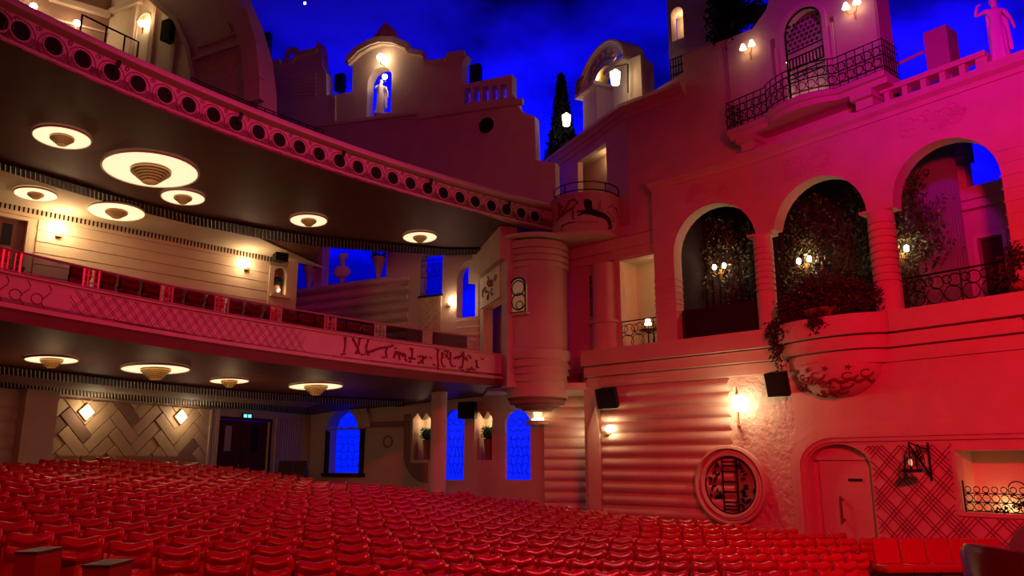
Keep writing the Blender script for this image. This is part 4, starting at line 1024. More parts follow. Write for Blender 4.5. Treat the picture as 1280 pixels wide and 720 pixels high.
# ------------------------------------------------------------------ skyline of little facades behind the upper balcony
sk = [(300, 90), (335, 81), (352, 76), (356, 80), (372, 66), (397, 60), (398, 52), (402, 60), (403, 83), (408, 92), (408, 119), (440, 115), (441, 78), (430, 78), (446, 62), (462, 53), (478, 49), (496, 50), (512, 57),
      (517, 63), (526, 62), (529, 66), (529, 79), (556, 74), (559, 68), (580, 65), (584, 69), (578, 78), (578, 106), (640, 93), (640, 118), (644, 121), (648, 134), (655, 141), (668, 145), (670, 200), (694, 203)]
poly = SK.poly(sk); zlow = E+10.5
poly = poly+[(poly[-1][0], zlow), (poly[0][0], zlow)]
nA = arch(SK.px(459, 120)[0], SK.px(489, 120)[0], SK.px(474, 143)[1], SK.px(476, 84)[1])
holes = [nA]
for i in range(5):
    u = 584+i*11.3; a, b_ = SK.px(u-3.8, 118)[0], SK.px(u+3.8, 118)[0]; zt_ = SK.px(u, 110-(u-584)*.11)[1]; zz_ = SK.px(u, 129-(u-584)*.13)[1]; holes.append(rect(a, b_, zz_, zt_))
mb = MB(); mb.prism(SK, poly, holes, -.5, 0); mb.build('wall_skyline', plaster, kind=KIN)
mb = MB()
def ledge(pts, r, d=.06, F_=SK):
    for (u0, v0), (u1, v1) in zip(pts, pts[1:]):
        a, b_ = F_.px(u0, v0), F_.px(u1, v1); l = math.hypot(b_[0]-a[0], b_[1]-a[1]); nx_, nz_ = -(b_[1]-a[1])/l*r, (b_[0]-a[0])/l*r
        mb.prism(F_, [(a[0]-nx_, a[1]-nz_), (b_[0]-nx_, b_[1]-nz_), (b_[0]+nx_, b_[1]+nz_), (a[0]+nx_, a[1]+nz_)], (), -.02, d)
ledge([(395, 158), (523, 142)], .09, .16); ledge([(524, 148), (655, 128)], .12, .2); ledge([(437, 78), (450, 64), (465, 56), (478, 52), (496, 53), (512, 60)], .16, .3); ledge([(437, 82), (452, 68), (466, 60), (478, 56), (496, 57), (510, 63)], .06, .2)
ledge([(315, 90), (352, 78)], .12, .2); ledge([(372, 70), (398, 64)], .12, .2); ledge([(530, 80), (557, 76)], .07, .15); ledge([(560, 71), (582, 68)], .12, .2); ledge([(513, 66), (530, 68)], .12, .2); ledge([(419, 120), (419, 155)], .05, .06)
for k in range(6):
    ledge([(395, 96+k*4-(3-k)*1.2), (370, 99+k*4), (350, 98+k*4-k), (342-k*2, 92+k*3), (338-k*2.4, 84+k)], .05, .05)
mb.build('trim_15', plaster, kind=KIN)
# scroll ring, finials
t = thing('scroll_finial', SK.w(365, 72), 'plaster scroll ring open to the blue sky on the left parapet', 'ornament')
mb = MB(); c = SK.px(365, 71, -.1); mb.tube([SK.pt(*q, -.1) for q in ring(c, .38, 16)], .17, 6, True); mb.tube([SK.w(397, 62, -.1), SK.w(397, 50, -.1)], .12, 6, r2=.02); mb.build('ring', plaster, t, smooth='all')
t = thing('crest_finial', SK.w(482, 40), 'dark plaster crest on top of the curved gable with the niche', 'ornament')
mb = MB(); c = SK.px(482, 42, -.2)
for i, (dx, dz, r_) in enumerate(((0, 0, .42), (-.35, -.1, .28), (.35, -.1, .28), (0, .38, .2), (-.5, -.28, .18), (.5, -.28, .18), (.18, .25, .16), (-.18, .25, .16))): mb.sphere(SK.pt(c[0]+dx, c[1]+dz, -.2), r_, 10, 6, (1, .5, 1))
mb.build('shield', plaster, t, smooth='all')
def globe(F_, u, v, d, r_, lab, e):
    c = F_.w(u, v, d); t = thing('globe_lamp', c, lab, 'globe lamp', 'glowing globe lamps of the gable'); mbx = MB(); mbx.sphere(c, r_, 14, 10); mbx.build('globe', bulb_e, t, smooth='all')
    mbx = MB(); mbx.tube([c+Vector((0, .0, -r_)), c+Vector((0, .05, -r_*1.6)), c-F_.n*d+Vector((0, 0, -r_*1.6))], .03, 5); mbx.build('bracket', gold, t); point('globe_light', c+F_.n*(r_+.15), WARM, e, .12)
globe(SK, 476, 72, .35, .19, 'round glowing globe above the niche of the curved gable', 4)
globe(SK, 481, 96, .1, .13, 'small glowing globe held up by the niche statuette', 4)
w2 = woman_statue(SK.w(475, 143, -.2), 1.9, .3, 'small dark statuette holding a globe inside the blue-lit niche', stone, False)
mb = MB(); c = SK.px(608, 157); 
t = thing('round_vent', SK.w(608, 157), 'round black porthole in the wall under the balustrade openings', 'vent'); mb.prism(SK, ring(c, .40, 20), (), -.1, .015); mb.build('opening', slot_m, t)
mb = MB(); mb.tube([SK.pt(*q, .02) for q in ring(c, .42, 20)], .05, 5, True); mb.build('rim', plaster, t, smooth='all')
def speaker(F_, u0, u1, v0, v1, d, lab, dep=.4, tilt=0):
    c = F_.w((u0+u1)/2, (v0+v1)/2, d); a = F_.px(u0, (v0+v1)/2, d); b_ = F_.px(u1, (v0+v1)/2, d); w_ = abs(b_[0]-a[0]); h_ = abs(F_.px((u0+u1)/2, v0, d)[1]-F_.px((u0+u1)/2, v1, d)[1])
    t = thing('loudspeaker', c, lab, 'loudspeaker', 'black loudspeakers'); mbx = MB(); Mx = Matrix.Rotation(tilt, 4, F_.t)
    def P(s_, z_, d_): return c+Mx@(F_.t*s_+F_.n*d_+Vector((0, 0, z_)))
    w2_, h2_ = w_/2, h_/2
    vs = [P(-w2_, -h2_, 0), P(w2_, -h2_, 0), P(w2_, h2_, 0), P(-w2_, h2_, 0), P(-w2_*.7, -h2_, -dep), P(w2_*.7, -h2_, -dep), P(w2_*.7, h2_, -dep), P(-w2_*.7, h2_, -dep)]
    mbx.add(vs, [(0, 1, 2, 3), (7, 6, 5, 4), (0, 4, 5, 1), (1, 5, 6, 2), (2, 6, 7, 3), (3, 7, 4, 0)]); mbx.build('cabinet', black, t)
    mbx = MB(); s9 = .88; vs = [P(-w2_*s9, -h2_*s9, .0), P(w2_*s9, -h2_*s9, .0), P(w2_*s9, h2_*s9, .0), P(-w2_*s9, h2_*s9, .0)]+[P(-w2_*s9, -h2_*s9, .02), P(w2_*s9, -h2_*s9, .02), P(w2_*s9, h2_*s9, .02), P(-w2_*s9, h2_*s9, .02)]
    mbx.add(vs, [(4, 5, 6, 7), (0, 1, 5, 4), (1, 2, 6, 5), (2, 3, 7, 6), (3, 0, 4, 7)]); mbx.build('grille', slot_m, t)
    mbx = MB(); mbx.tube([P(0, 0, -dep+.02), P(0, 0, -dep-.3)], .04); mbx.build('bracket', iron, t)
speaker(SK, 318, 336, 42, 72, -1.2, 'black loudspeaker against the blue sky beside the left arch rib')
speaker(SK, 418, 428, 92, 112, -1.0, 'small black loudspeaker in the gap left of the curved gable')
speaker(SK, 587, 600, 80, 102, -.9, 'black loudspeaker standing behind the pierced balustrade')
speaker(RW1, 745, 769, 486, 511, .6, 'tilted black loudspeaker under the ledge by the pillar', .35, .25)
speaker(RW1, 957, 985, 466, 496, .6, 'tilted black loudspeaker beside the bowl corbel', .35, .25)
# star
c = on_ = ray(381, 4); st = thing('ceiling_star', Vector((c.x, c.y, c.z))*44+Vector((0, 0, EYE)), 'tiny white star light in the dark blue ceiling', 'light')
mb = MB(); mb.sphere(Vector((c.x, c.y, c.z))*44+Vector((0, 0, EYE)), .07, 8, 6); mb.build('bulb', bulb_e, st)

# ------------------------------------------------------------------ arch rib and warm upper tier at the far left
AR = Fr((-8.9-4.28, 27.0), (-8.9, 25.0))
rib = [(322, 150), (321, 105), (316, 60), (304, 18), (285, -25), (255, -60), (60, -200), (60, -60), (150, -22), (190, 0), (222, 28), (238, 62), (243, 95), (244, 150)]
mb = MB(); mb.prism(AR, AR.poly(rib), (), -1.0, 0); mb.build('wall_arch_rib', plaster, kind=KIN)
mb = MB()
ledge([(190, -1), (222, 27), (238, 62), (244, 97), (244, 130)], .09, .14, AR); ledge([(304, 18), (316, 60), (321, 105), (321, 130)], .35, .25, AR)
ledge([(244, 75), (304, 55)], .05, .12, AR); ledge([(248, 60), (304, 40)], .03, .08, AR); ledge([(255, 53), (290, 42), (285, 30)], .05, .06, AR)
mb.build('trim_16', plaster, kind=KIN)
mb = MB()
for i in range(14):
    u = 246+i*4.4
    for sgx in (-1, 1):
        a = (u, 78-(u-246)*.33+4); b_ = (u+sgx*22, 78-(u-246)*.33+40)
        if 246 < b_[0] < 303: 
            cur = [a, b_]; A1, B1 = AR.px(*a), AR.px(*b_); l = math.hypot(B1[0]-A1[0], B1[1]-A1[1]); nx_, nz_ = -(B1[1]-A1[1])/l*.02, (B1[0]-A1[0])/l*.02
            mb.prism(AR, [(A1[0]-nx_, A1[1]-nz_), (B1[0]-nx_, B1[1]-nz_), (B1[0]+nx_, B1[1]+nz_), (A1[0]+nx_, A1[1]+nz_)], (), -.02, .03)
mb.build('trim_17', plaster, kind=KIN)
UW = MZ.off(-4.6); cU = UW.px(135, 40); cu = UW.pt(cU[0], 0)
US = Fr((cu.x, cu.y), (cu.x+2.14, cu.y-1.0)); zU = UW.px(135, 24)[1]
mb = MB(); mb.fbox(UW, -14, cU[0]+.3, E+9, zU+2.6, -.3, 0); mb.build('wall_upper_tier_back', darkp, kind=KIN)
mb = MB(); mb.fbox(US, 0, 5.2, E+9, zU+4.2, -.3, 0); mb.build('wall_upper_tier_side', cream, kind=KIN)
mb = MB(); ledge([(60, -2), (135, 20)], .12, .25, UW); ledge([(40, 18), (135, 42)], .04, .1, UW); ledge([(136, 18), (180, 2)], .1, .2, US); 
for u in (166, 191, 219): a = US.px(u, 60)[0]; mb.fbox(US, a-.09, a+.09, E+9, zU+3.3, 0, .12)
mb.build('trim_18', plaster, kind=KIN)
nt_ = thing('niche_sconce', US.w(179, 30), 'lit bowl sconce inside a round-headed panel of the upper tier', 'wall lamp')
a = US.px(179, 40); mb = MB(); mb.prism(US, arch(a[0]-.42, a[0]+.42, a[1]-1.4, US.px(179, 17)[1]), [arch(a[0]-.34, a[0]+.34, a[1]-1.35, US.px(179, 17)[1]-.08)], 0, .05); mb.build('panel_frame', cream, nt_)
c = US.w(179, 31, .25); mb = MB(); mb.lathe(c, [(.02, -.1), (.14, -.06), (.22, .08)], 14); mb.build('bowl', white_e, nt_); mb = MB(); mb.tube([c+Vector((0, 0, -.1)), c+Vector((0, 0, -.4))], .05, 6, r2=.015); mb.build('stem', gold, nt_)
point('niche_light', c+Vector((0, 0, .25)), WARM, 18, .1)
speaker(US, 201, 213, 24, 48, .4, 'black loudspeaker on the cream side wall of the upper tier')
mb = MB(); q = [UW.pt(-14, 0), UW.pt(cU[0]+.3, 0), US.pt(5.2, 0, -.2), US.pt(5.2, 0, 2.0), (UW.pt(-14, 0, 9))]; slab(mb, [(p.x, p.y) for p in q], lambda x, y: zU+2.2, .2); mb.build('ceiling_upper_tier', cream, kind=KIN)
for (u, v, kk) in ((42, 8, 0), (96, 29, 1)):
    c = UW.w(u, v, .4); t = thing('bare_bulb_sconce', c, ('bright bulb lamp near the photo corner on upper tier wall', 'bright bulb lamp just behind the pipe rail on upper tier wall')[kk], 'wall lamp', 'bulb lamps of the upper tier')
    mb = MB(); mb.sphere(c, .13); mb.build('bulb', bulb_e, t); mb = MB(); mb.tube([c+Vector((0, 0, -.1)), c+Vector((0, 0, -.25)), c-UW.n*.38+Vector((0, 0, -.25))], .03); mb.build('bracket', gold, t); point('upper_tier_light', c+UW.n*.3, WARM, 16, .12)
point('upper_tier_cove', US.pt(2.5, zU+1.5, 2.2), (1, .72, .4), 22, .3)
# ------------------------------------------------------------------ upper balcony
def csgn(path):
    t_ = Vector((path[1][0]-path[0][0], path[1][1]-path[0][1])); return 1 if Vector((t_.y, -t_.x)).dot(Vector((-path[0][0], -path[0][1]))) > 0 else -1
UP = curve_pts(UPC, -.18, 1.04, 60); US_ = csgn(UP); ZU = E+8.62
ub_ = thing('upper_balcony', (UP[30][0], UP[30][1], ZU), 'sweeping pink-lit upper balcony with a row of round black portholes in its front', 'balcony')
mb = MB(); mb.sweep(UP, [(-.35, ZU), (0, ZU), (.03, ZU+.03), (.03, ZU+.08), (0, ZU+.1), (0, ZU+.70), (.04, ZU+.72), (-.35, ZU+.72)], True, US_); mb.build('front', plaster, ub_, smooth=True)
mb = MB(); mb.sweep(UP, [(-.5, ZU+.78), (.0, ZU+.78), (.10, ZU+.84), (.10, ZU+.93), (.02, ZU+1.0), (-.06, ZU+1.08), (-.5, ZU+1.10)], True, US_); mb.build('cornice', plaster, ub_, smooth=True)
mb = MB(); mb.sweep(UP, [(-.5, ZU+.71), (-.07, ZU+.71), (-.07, ZU+.79), (-.5, ZU+.79)], True, US_); mb.build('groove', slot_m, ub_)
# portholes evenly along the front
def near_t(f, u, v, z):
    p = at_h(u, v, z); best = min((abs(math.atan2(f(t/400)[0], f(t/400)[1])-math.atan2(p.x, p.y)), t/400) for t in range(-60, 440)); return best[1]
t0, t1 = near_t(UPC, 25, 35, ZU+.38), near_t(UPC, 669, 268, ZU+.38)
fine = curve_pts(UPC, t0, t1, 400); cum = [0]
for a, b_ in zip(fine, fine[1:]): cum.append(cum[-1]+math.hypot(b_[0]-a[0], b_[1]-a[1]))
NP = 26; k = 0
for i in range(-1, NP):
    if i < 0: f0 = UPC(t0-.026); f1 = UPC(t0-.02)
    else:
        tg = cum[-1]*i/(NP-1); j = min(range(len(cum)), key=lambda q: abs(cum[q]-tg)); j = min(j, 399); f0, f1 = fine[j], fine[j+1]
    F_ = Fr(f0, f1); mb = MB()
    mb.prism(F_, ring((0, ZU+.38), .205, 20), (), -.02, .012); mb.cur = 1
    mb.tube([F_.pt(*q, .015) for q in ring((0, ZU+.38), .225, 20)], .022, 5, True)
    mb.cur = 2; mb.tube([F_.pt(*q, .006) for q in ring((0.0, ZU+.33), .33, 20)], .012, 4, True)
    for s_, z in ((.36, .63), (-.3, .66), (.4, .2)):
        mb.tube([F_.pt(s_+.05*math.cos(g), ZU+z+.05*math.sin(g), .006) for g in [q*.9 for q in range(7)]], .010, 4)
    if i % 5 == 3: mb.cur = 3; mb.tube([F_.pt(.02, ZU+.42, .05), F_.pt(.1, ZU+.62, .09), F_.pt(.14, ZU+.72, .02)], .05, 6)
    mb.build('porthole', [slot_m, plaster, lat_m, black], ub_)
# slab and soffit
rearU = [(MZ.pt(s_, 0).x, MZ.pt(s_, 0).y) for s_ in (11.5, 4, -4)]

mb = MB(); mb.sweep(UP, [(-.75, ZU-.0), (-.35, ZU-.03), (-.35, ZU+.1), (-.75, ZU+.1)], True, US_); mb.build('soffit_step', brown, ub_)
# dark vent slot and beige rear bay of the ceiling under the upper balcony
def line_on(pxs, zf): return [on_surf(u, v, zf) for u, v in pxs]
def strip(name, la, lb, zf, m_, par, off=-.02, th=.03):
    mbx = MB(); pl = [(p.x, p.y) for p in la]+[(p.x, p.y) for p in reversed(lb)]; slab(mbx, pl, zf, th, off-th); return mbx.build(name, m_, par)
g_hi = line_on([(-60, 188), (0, 201), (80, 224), (160, 248), (240, 268), (320, 283), (400, 295), (480, 303), (560, 310), (605, 310)], USOF)
g_lo = line_on([(-60, 196), (0, 210), (80, 235), (160, 259), (240, 279), (320, 295), (400, 307), (480, 313), (560, 318), (605, 316)], USOF)
rg = [(p.x, p.y) for p in reversed(g_lo)][:4]
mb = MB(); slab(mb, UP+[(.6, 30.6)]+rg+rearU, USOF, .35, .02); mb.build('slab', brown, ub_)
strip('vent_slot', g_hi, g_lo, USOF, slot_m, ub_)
def grill(mbx, la, lb, zf, pitch, off=-.05):
    for (a0, a1, b0, b1) in zip(la, la[1:], lb, lb[1:]):
        n = max(1, int((a1-a0).length/pitch))
        for i in range(n):
            q = i/n; A = a0.lerp(a1, q); B = b0.lerp(b1, q); mbx.tube([Vector((A.x, A.y, zf(A.x, A.y)+off)), Vector((B.x, B.y, zf(B.x, B.y)+off))], .02, 4)
mb = MB(); grill(mb, g_hi, g_lo, USOF, .13); mb.build('vent_grille', brown, ub_)
strip('rear_soffit', g_lo[:6], [Vector((p[0], p[1], 0)) for p in [(MZ.pt(s_, 0).x, MZ.pt(s_, 0).y) for s_ in sq(-6, 12, 9)]], USOF, cream, ub_, -.0, .03)
# lattice-like vent band on top of the mezzanine wall
def mz(u, v): return MZ.px(u, v)
# ------------------------------------------------------------------ mezzanine rear wall
sM0, sM1 = mz(-80, 300)[0], mz(336, 330)[0]
zTop = E+8.2; zMf = E+3.3
md0, md1 = mz(-30, 310)[0], mz(30, 310)[0]; mdt = mz(20, 274)[1]
mb = MB(); ml = mz(41, 330)[0]
mb.prism(MZ, rect(sM0, ml, zMf-.5, zTop), [rect(md0, md1, zMf-.4, mdt)], -.3, 0); mb.build('wall_mezzanine_left', cream, kind=KIN)
zv0 = mz(0, 261)[1]; zv1 = mz(0, 250)[1]
mb = MB(); boards(mb, MZ, ml, sM1, zMf-.5, zv0-.1, .36, .03); mb.build('wall_mezzanine', cream, kind=KIN, smooth=True)
mb = MB(); mb.fbox(MZ, sM0, sM1+.8, zv0-.1, zTop+.3, -.3, .1); mb.build('wall_mezzanine_frieze', cream, kind=KIN)
mb = MB(); s_ = sM0
while s_ < sM1: mb.fbox(MZ, s_, s_+.05, zv0+.02, zv1, .1, .11); s_ += .13
mb.build('trim_19', slot_m, kind=KIN)
d2 = thing('door_2', MZ.pt(md1, zMf, 0), 'x', 'door'); del d2['label'], d2['category']; d2['kind'] = KIN
mb = MB(); mb.fbox(MZ, md0, md1, zMf-.4, mdt, -.2, -.12); mb.build('door_leaf', mat('mahogany_leaf', (.12, .03, .025), .4), d2)
mb = MB(); a, b_ = mz(2, 300)[0], mz(15, 300)[0]; mb.fbox(MZ, a, b_, mz(8, 305)[1], mz(8, 278)[1], -.13, -.10); mb.build('door_glass', slot_m, d2)
mb = MB(); mb.prism(MZ, rect(md0-.1, md1+.12, zMf-.4, mdt+.12), [rect(md0, md1, zMf-.4, mdt)], 0, .06); mb.build('door_frame', cream, d2)
def wall_glow(F_, u, v, lab, e, r_=.16, grp='round shell wall lamps of the mezzanine', d=.22, sz=(1.2, .6, .8), nm='shell_sconce'):
    c = F_.w(u, v, d); t = thing(nm, c, lab, 'wall lamp', grp); mbx = MB(); mbx.sphere(c, r_, 12, 8, sz); mbx.build('shade', bulb_e, t, smooth='all')
    mbx = MB(); mbx.fbox(F_, F_.px(u, v)[0]-.08, F_.px(u, v)[0]+.08, c.z-r_-.05, c.z-r_+.05, 0.02, d); mbx.build('bracket', gold, t); point('wall_glow', c+F_.n*.35, WARM, e, .15)
wall_glow(MZ, 73, 287, 'bright shell lamp on the cream boarded mezzanine wall beside the door', 60)
wall_glow(MZ, 307, 330, 'bright shell lamp on the cream boarded mezzanine wall beside the niche pier', 28)
# niche pier
np_ = thing('niche_pier', MZ.w(351, 380), 'cream pier with round-headed niche at the end of the mezzanine wall', 'pier')
a, b_ = mz(335, 350)[0], mz(370, 350)[0]; zt_ = mz(350, 326)[1]; na, nb_ = mz(340.5, 355)[0], mz(356, 355)[0]; nz_t, nz_b = mz(348, 335)[1], mz(348, 369)[1]
mb = MB(); mb.prism(MZ, [(a, zMf), (b_, zMf), (b_, zt_+.4), (a, zt_)], [arch(na, nb_, nz_b, nz_t)], -.5, .1); mb.build('body', cream, np_)
mb = MB(); mb.fbox(MZ, na-.2, nb_+.2, nz_b-.2, nz_t+.1, -.62, -.5); mb.build('niche_back', cream, np_); mb = MB(); mb.fbox(MZ, na-.15, nb_+.15, nz_b-.12, nz_b, -.4, .22); mb.build('shelf', cream, np_)
mb = MB(); c = MZ.pt((na+nb_)/2, nz_b, -.15); mb.lathe(c, [(.02, 0), (.15, .02), (.2, .25), (.12, .38), (.16, .42), (.01, .42)], 14); 
vs_ = mb.build('niche_vase', stone, label='pale round vase holding a dark bush inside the lit mezzanine niche', cat='vase', smooth='all')
mb = MB(); mb.sphere(c+Vector((0, 0, .6)), .24, 12, 8, (1, 1, .75)); mb.build('bush', leafd, vs_)
point('niche_glow', MZ.pt((na+nb_)/2, nz_b+.2, .05), (1, .55, .25), 5, .05)
speaker(MZ, 345, 361, 305, 326, .8, 'black loudspeaker hanging above the niche pier', .4)
# ------------------------------------------------------------------ second-floor side: louvred parapet, sky gap, posts (plane LG)
def lg(u, v): return LG.px(u, v)
zp0, zp1 = lg(366, 362)[1], lg(512, 342)[1]; zp = (zp0+zp1)/2; zl0 = E+3.2
mb = MB(); logs(mb, LG, lg(355, 370)[0], lg(513, 370)[0], zl0-.3, zp, .42, .24, 0); mb.build('wall_balcony_side_boarding', plaster, kind=KIN, smooth=True)
mb = MB()
for (u0, u1) in ((387, 397), (478, 489)): mb.fbox(LG, lg(u0, 330)[0], lg(u1, 330)[0], zp-.1, E+11, -.8, -.3)
mb.fbox(LG, lg(489.5, 330)[0], lg(513, 330)[0], zp-.1, E+11, -.3, 0.); mb.build('wall_balcony_side_piers', plaster, kind=KIN)
sA_, sB_ = lg(513, 370)[0], lg(601, 370)[0]
b0_, b1_ = lg(528, 340)[0], lg(555, 340)[0]; bz0, bz1 = lg(540, 371)[1], lg(540, 318)[1]
c0_, c1_ = lg(573, 360)[0], lg(598, 360)[0]; cz0, cz1 = lg(585, 397)[1], lg(585, 327)[1]
mb = MB(); mb.prism(LG, rect(sA_, sB_, zl0-.3, E+11), [rect(b0_, b1_, bz0, bz1), arch(c0_, c1_+.35, cz0, cz1)], -.35, 0.12); mb.build('wall_balcony_side', plaster, kind=KIN)
mb = MB(); mb.fbox(LG, b0_-.02, b1_+.02, zl0, bz0, .12, .13)
F_ = LG; hs = lambda a: a
def herring(mbx, F_, s0, s1, z0_, z1_, w_, L_, d, seed_=1, colB=1):
    """blocks laid in zig-zag chevrons"""
    r_ = random.Random(seed_); c45 = math.sqrt(.5); nI = int((s1-s0+z1_-z0_)/w_)+4
    def inside(p): return s0 <= p[0] <= s1 and z0_ <= p[1] <= z1_
    def clip(poly):
        for ax, lim, sg in ((0, s0, 1), (0, s1, -1), (1, z0_, 1), (1, z1_, -1)):
            out = []
            for i, p in enumerate(poly):
                q = poly[(i+1) % len(poly)]; ip = sg*(p[ax]-lim) >= 0; iq = sg*(q[ax]-lim) >= 0
                if ip: out.append(p)
                if ip != iq: k_ = (lim-p[ax])/(q[ax]-p[ax]); out.append((p[0]+(q[0]-p[0])*k_, p[1]+(q[1]-p[1])*k_))
            poly = out
            if len(poly) < 3: return None
        return poly
    k_ = max(2, round(L_/w_)); N = int((s1-s0+z1_-z0_)/w_)+6
    for r_i in range(-N, N):
        for n_i in range(-N//k_-1, N//k_+2):
            for (x, y, ww, hh, tp_) in ((r_i+2*k_*n_i, r_i, k_, 1, 0), (r_i+k_+2*k_*n_i, r_i-k_+1, 1, k_, 1)):
                g_ = .04; q_ = [(x+g_, y+g_), (x+ww-g_, y+g_), (x+ww-g_, y+hh-g_), (x+g_, y+hh-g_)]
                pts_ = [((s0+s1)/2+(a-b)*w_*c45, z0_+(a+b)*w_*c45) for a, b in q_]
                if max(p[0] for p in pts_) < s0 or min(p[0] for p in pts_) > s1 or max(p[1] for p in pts_) < z0_ or min(p[1] for p in pts_) > z1_: continue
                pp = clip(pts_); mbx.cur = 1 if r_.random() < .15 else 0
                if pp: mbx.prism(F_, pp, (), d-.06, d+.02+.035*tp_+r_.uniform(0, .02))
mb = MB(); herring(mb, LG, b0_, b1_, zl0, bz0, .22, .75, .13); mb.build('trim_20', [herr_l, herr_d], kind=KIN)
mb = MB(); mb.fbox(LG, b0_-.06, b1_+.06, bz0-.05, bz0+.05, .1, .2); iron_panel(mb, LG, b0_, b1_, bz0+.05, bz0+1.6, .1, .015, 3); 
t = thing('window_grille', LG.pt(b0_, bz0, .1), 'dark iron grille in the tall blue opening over the chevron panel', 'grille'); mb.build('panel', iron, t)
mb = MB(); logs(mb, LG, c0_, c1_+.35, zl0, cz0, .3, .08, .05, .1); mb.build('trim_21', cream, kind=KIN, smooth=True)
wall_glow(LG, 564, 376, 'bright wall lamp on the post between the two blue balcony openings', 8, .14, 'post lamps', .3, (.8, .6, 1.4), 'post_lamp')
mb = MB()
def urn(u, v, lab):
    c = LG.w(u, v, -.1); t = thing('planted_urn', c, lab, 'urn', 'planted urns on the boarded parapet'); M_ = MB(); M_.lathe(c, [(.02, -.08), (.16, -.05), (.1, .1), (.2, .6), (.33, 1.0), (.3, 1.02), (.02, 1.0)], 14); M_.build('vessel', plaster, t, smooth='all')
    r_ = random.Random(int(u)); M_ = MB(); leaves(M_, [c+Vector((r_.uniform(-.3, .3), r_.uniform(-.2, .2), 1.0+r_.uniform(0, .25))) for _ in range(14)], 260, .07, .07, int(u)); M_.build('plant', leafd, t)
urn(386, 360, 'planted urn at the left end of the boarded blue-backed parapet'); urn(473, 349, 'planted urn beside the pier right of the bust')
c = LG.w(427, 356, -.1); t = thing('portrait_bust', c, 'plaster bust on a small pedestal against blue light on the boarded parapet', 'bust')
mb = MB(); mb.lathe(c, [(.02, -.1), (.24, -.08), (.12, .05), (.12, .3), (.2, .36), (.02, .38)], 14); mb.build('pedestal', plaster, t)
mb = MB(); mb.sphere(c+Vector((0, 0, .62)), .36, 14, 10, (1.15, .6, .85)); mb.sphere(c+Vector((-.02, 0, 1.28)), .19, 12, 9, (.9, 1.05, 1.25)); mb.tube([c+Vector((0, 0, .8)), c+Vector((-.02, 0, 1.2))], .12, 8); mb.sphere(c+Vector((-.05, -.2, 1.26)), .035); mb.sphere(c+Vector((.1, .08, 1.42)), .15, 8, 6); mb.build('figure', stone, t, smooth='all')
# turret side block with relief panel
TL = Fr((-.29, 28.35), (-.29-.33, 29.35)); l0, l1 = 0, 4.0
def tl(u, v): return TL.px(u, v)
zr1, zr0_ = tl(612, 341)[1], tl(612, 380)[1]; ra, rb = tl(626, 360)[0], tl(601.5, 360)[0]; da, db = tl(627, 420)[0], tl(604, 420)[0]
mb = MB(); mb.prism(TL, rect(-.35, rb+.9, E+2.6, E+8.6), [rect(da, db, E+3.2, zr0_-.05)], -.4, 0); mb.build('wall_turret_side', plaster, kind=KIN)
mb = MB(); mb.fbox(TL, -.35, rb+1.0, zr1, E+8.6, 0, .28); mb.build('wall_turret_canopy', plaster, kind=KIN)
mb = MB(); mb.fbox(TL, da-.1, db+4, E+3.0, zr0_+.2, -.8, -.7); mb.fbox(TL, db+3.9, db+4, E+3.0, zr0_+.2, -.7, -.3); mb.build('wall_turret_doorway', mat('orange_plaster', (.55, .2, .1), .8), kind=KIN)
t = thing('relief_panel', TL.w(614, 362), 'pale square plaster relief of twining figures above the turret side doorway', 'relief')
mb = MB(); mb.fbox(TL, ra, rb, zr0_, zr1-.02, 0, .05); mb.build('panel', cream, t); mb = MB(); r_ = random.Random(3); cx, cz = (ra+rb)/2, (zr0_+zr1)/2
for i in range(10):
    a_, z_ = cx+r_.uniform(-.3, .3)*(rb-ra), cz+r_.uniform(-.3, .3)*(zr1-zr0_); mb.tube([TL.pt(a_+.2*math.cos(k_*.8+i)*(1-k_/9), z_+.2*math.sin(k_*.8+i)*(1-k_/9), .06) for k_ in range(8)], .04, 4, r2=.015)
mb.build('figures', darkp, t)
point('turret_door_light', TL.pt((da+db)/2, E+5, -.6), (1, .3, .12), 6, .1)

# ------------------------------------------------------------------ lower balcony
LP_ = curve_pts(LOWC, -.2, 1.0, 60); LS = csgn(LP_); ZL = E+2.9
lb_ = thing('lower_balcony', (LP_[30][0], LP_[30][1], ZL), 'lower balcony with red-lit lattice front and stepped dark underside', 'balcony')
def hfront(i): q = i/60; q = max(0, (q-.16)/.84); return .72+.22*q
def prof_front(i):
    h = hfront(i); return [(-.4, ZL), (-.02, ZL), (.05, ZL+.04), (.05, ZL+.10), (0, ZL+.14), (0, ZL+h-.03), (.05, ZL+h-.02), (.05, ZL+h+.02), (-.4, ZL+h+.02)]
mb = MB(); mb.sweep(LP_, prof_front, True, LS); mb.build('front', plaster, lb_, smooth=True)
# lattice on the front between u~85 and u~385, waves left of it, vine relief right of it
tl0, tl1 = near_t(LOWC, 85, 385, ZL+.4), near_t(LOWC, 383, 425, ZL+.4); tv1 = near_t(LOWC, 605, 455, ZL+.4); tl00 = near_t(LOWC, 60, 385, ZL+.4)
def on_front(f, t_, z, sg_, d):
    a = Vector(f(t_-.002)); b_ = Vector(f(t_+.002)); tt = (b_-a).normalized(); nn = Vector((tt.y, -tt.x))*sg_; p = Vector(f(t_))+nn*d; return Vector((p.x, p.y, z))
def arc_t(f, ta, s_):   # parameter at arc length s_ from ta
    t_ = ta; a = Vector(f(t_)); acc = 0; st = .002 if s_ >= 0 else -.002
    while acc < abs(s_): b_ = Vector(f(t_+st)); acc += (b_-a).length; a = b_; t_ += st
    return t_
tab = []; t_ = tl0; acc = 0; a = Vector(LOWC(t_))
while t_ < 1.02: tab.append((acc, t_)); b_ = Vector(LOWC(t_+.002)); acc += (b_-a).length; a = b_; t_ += .002
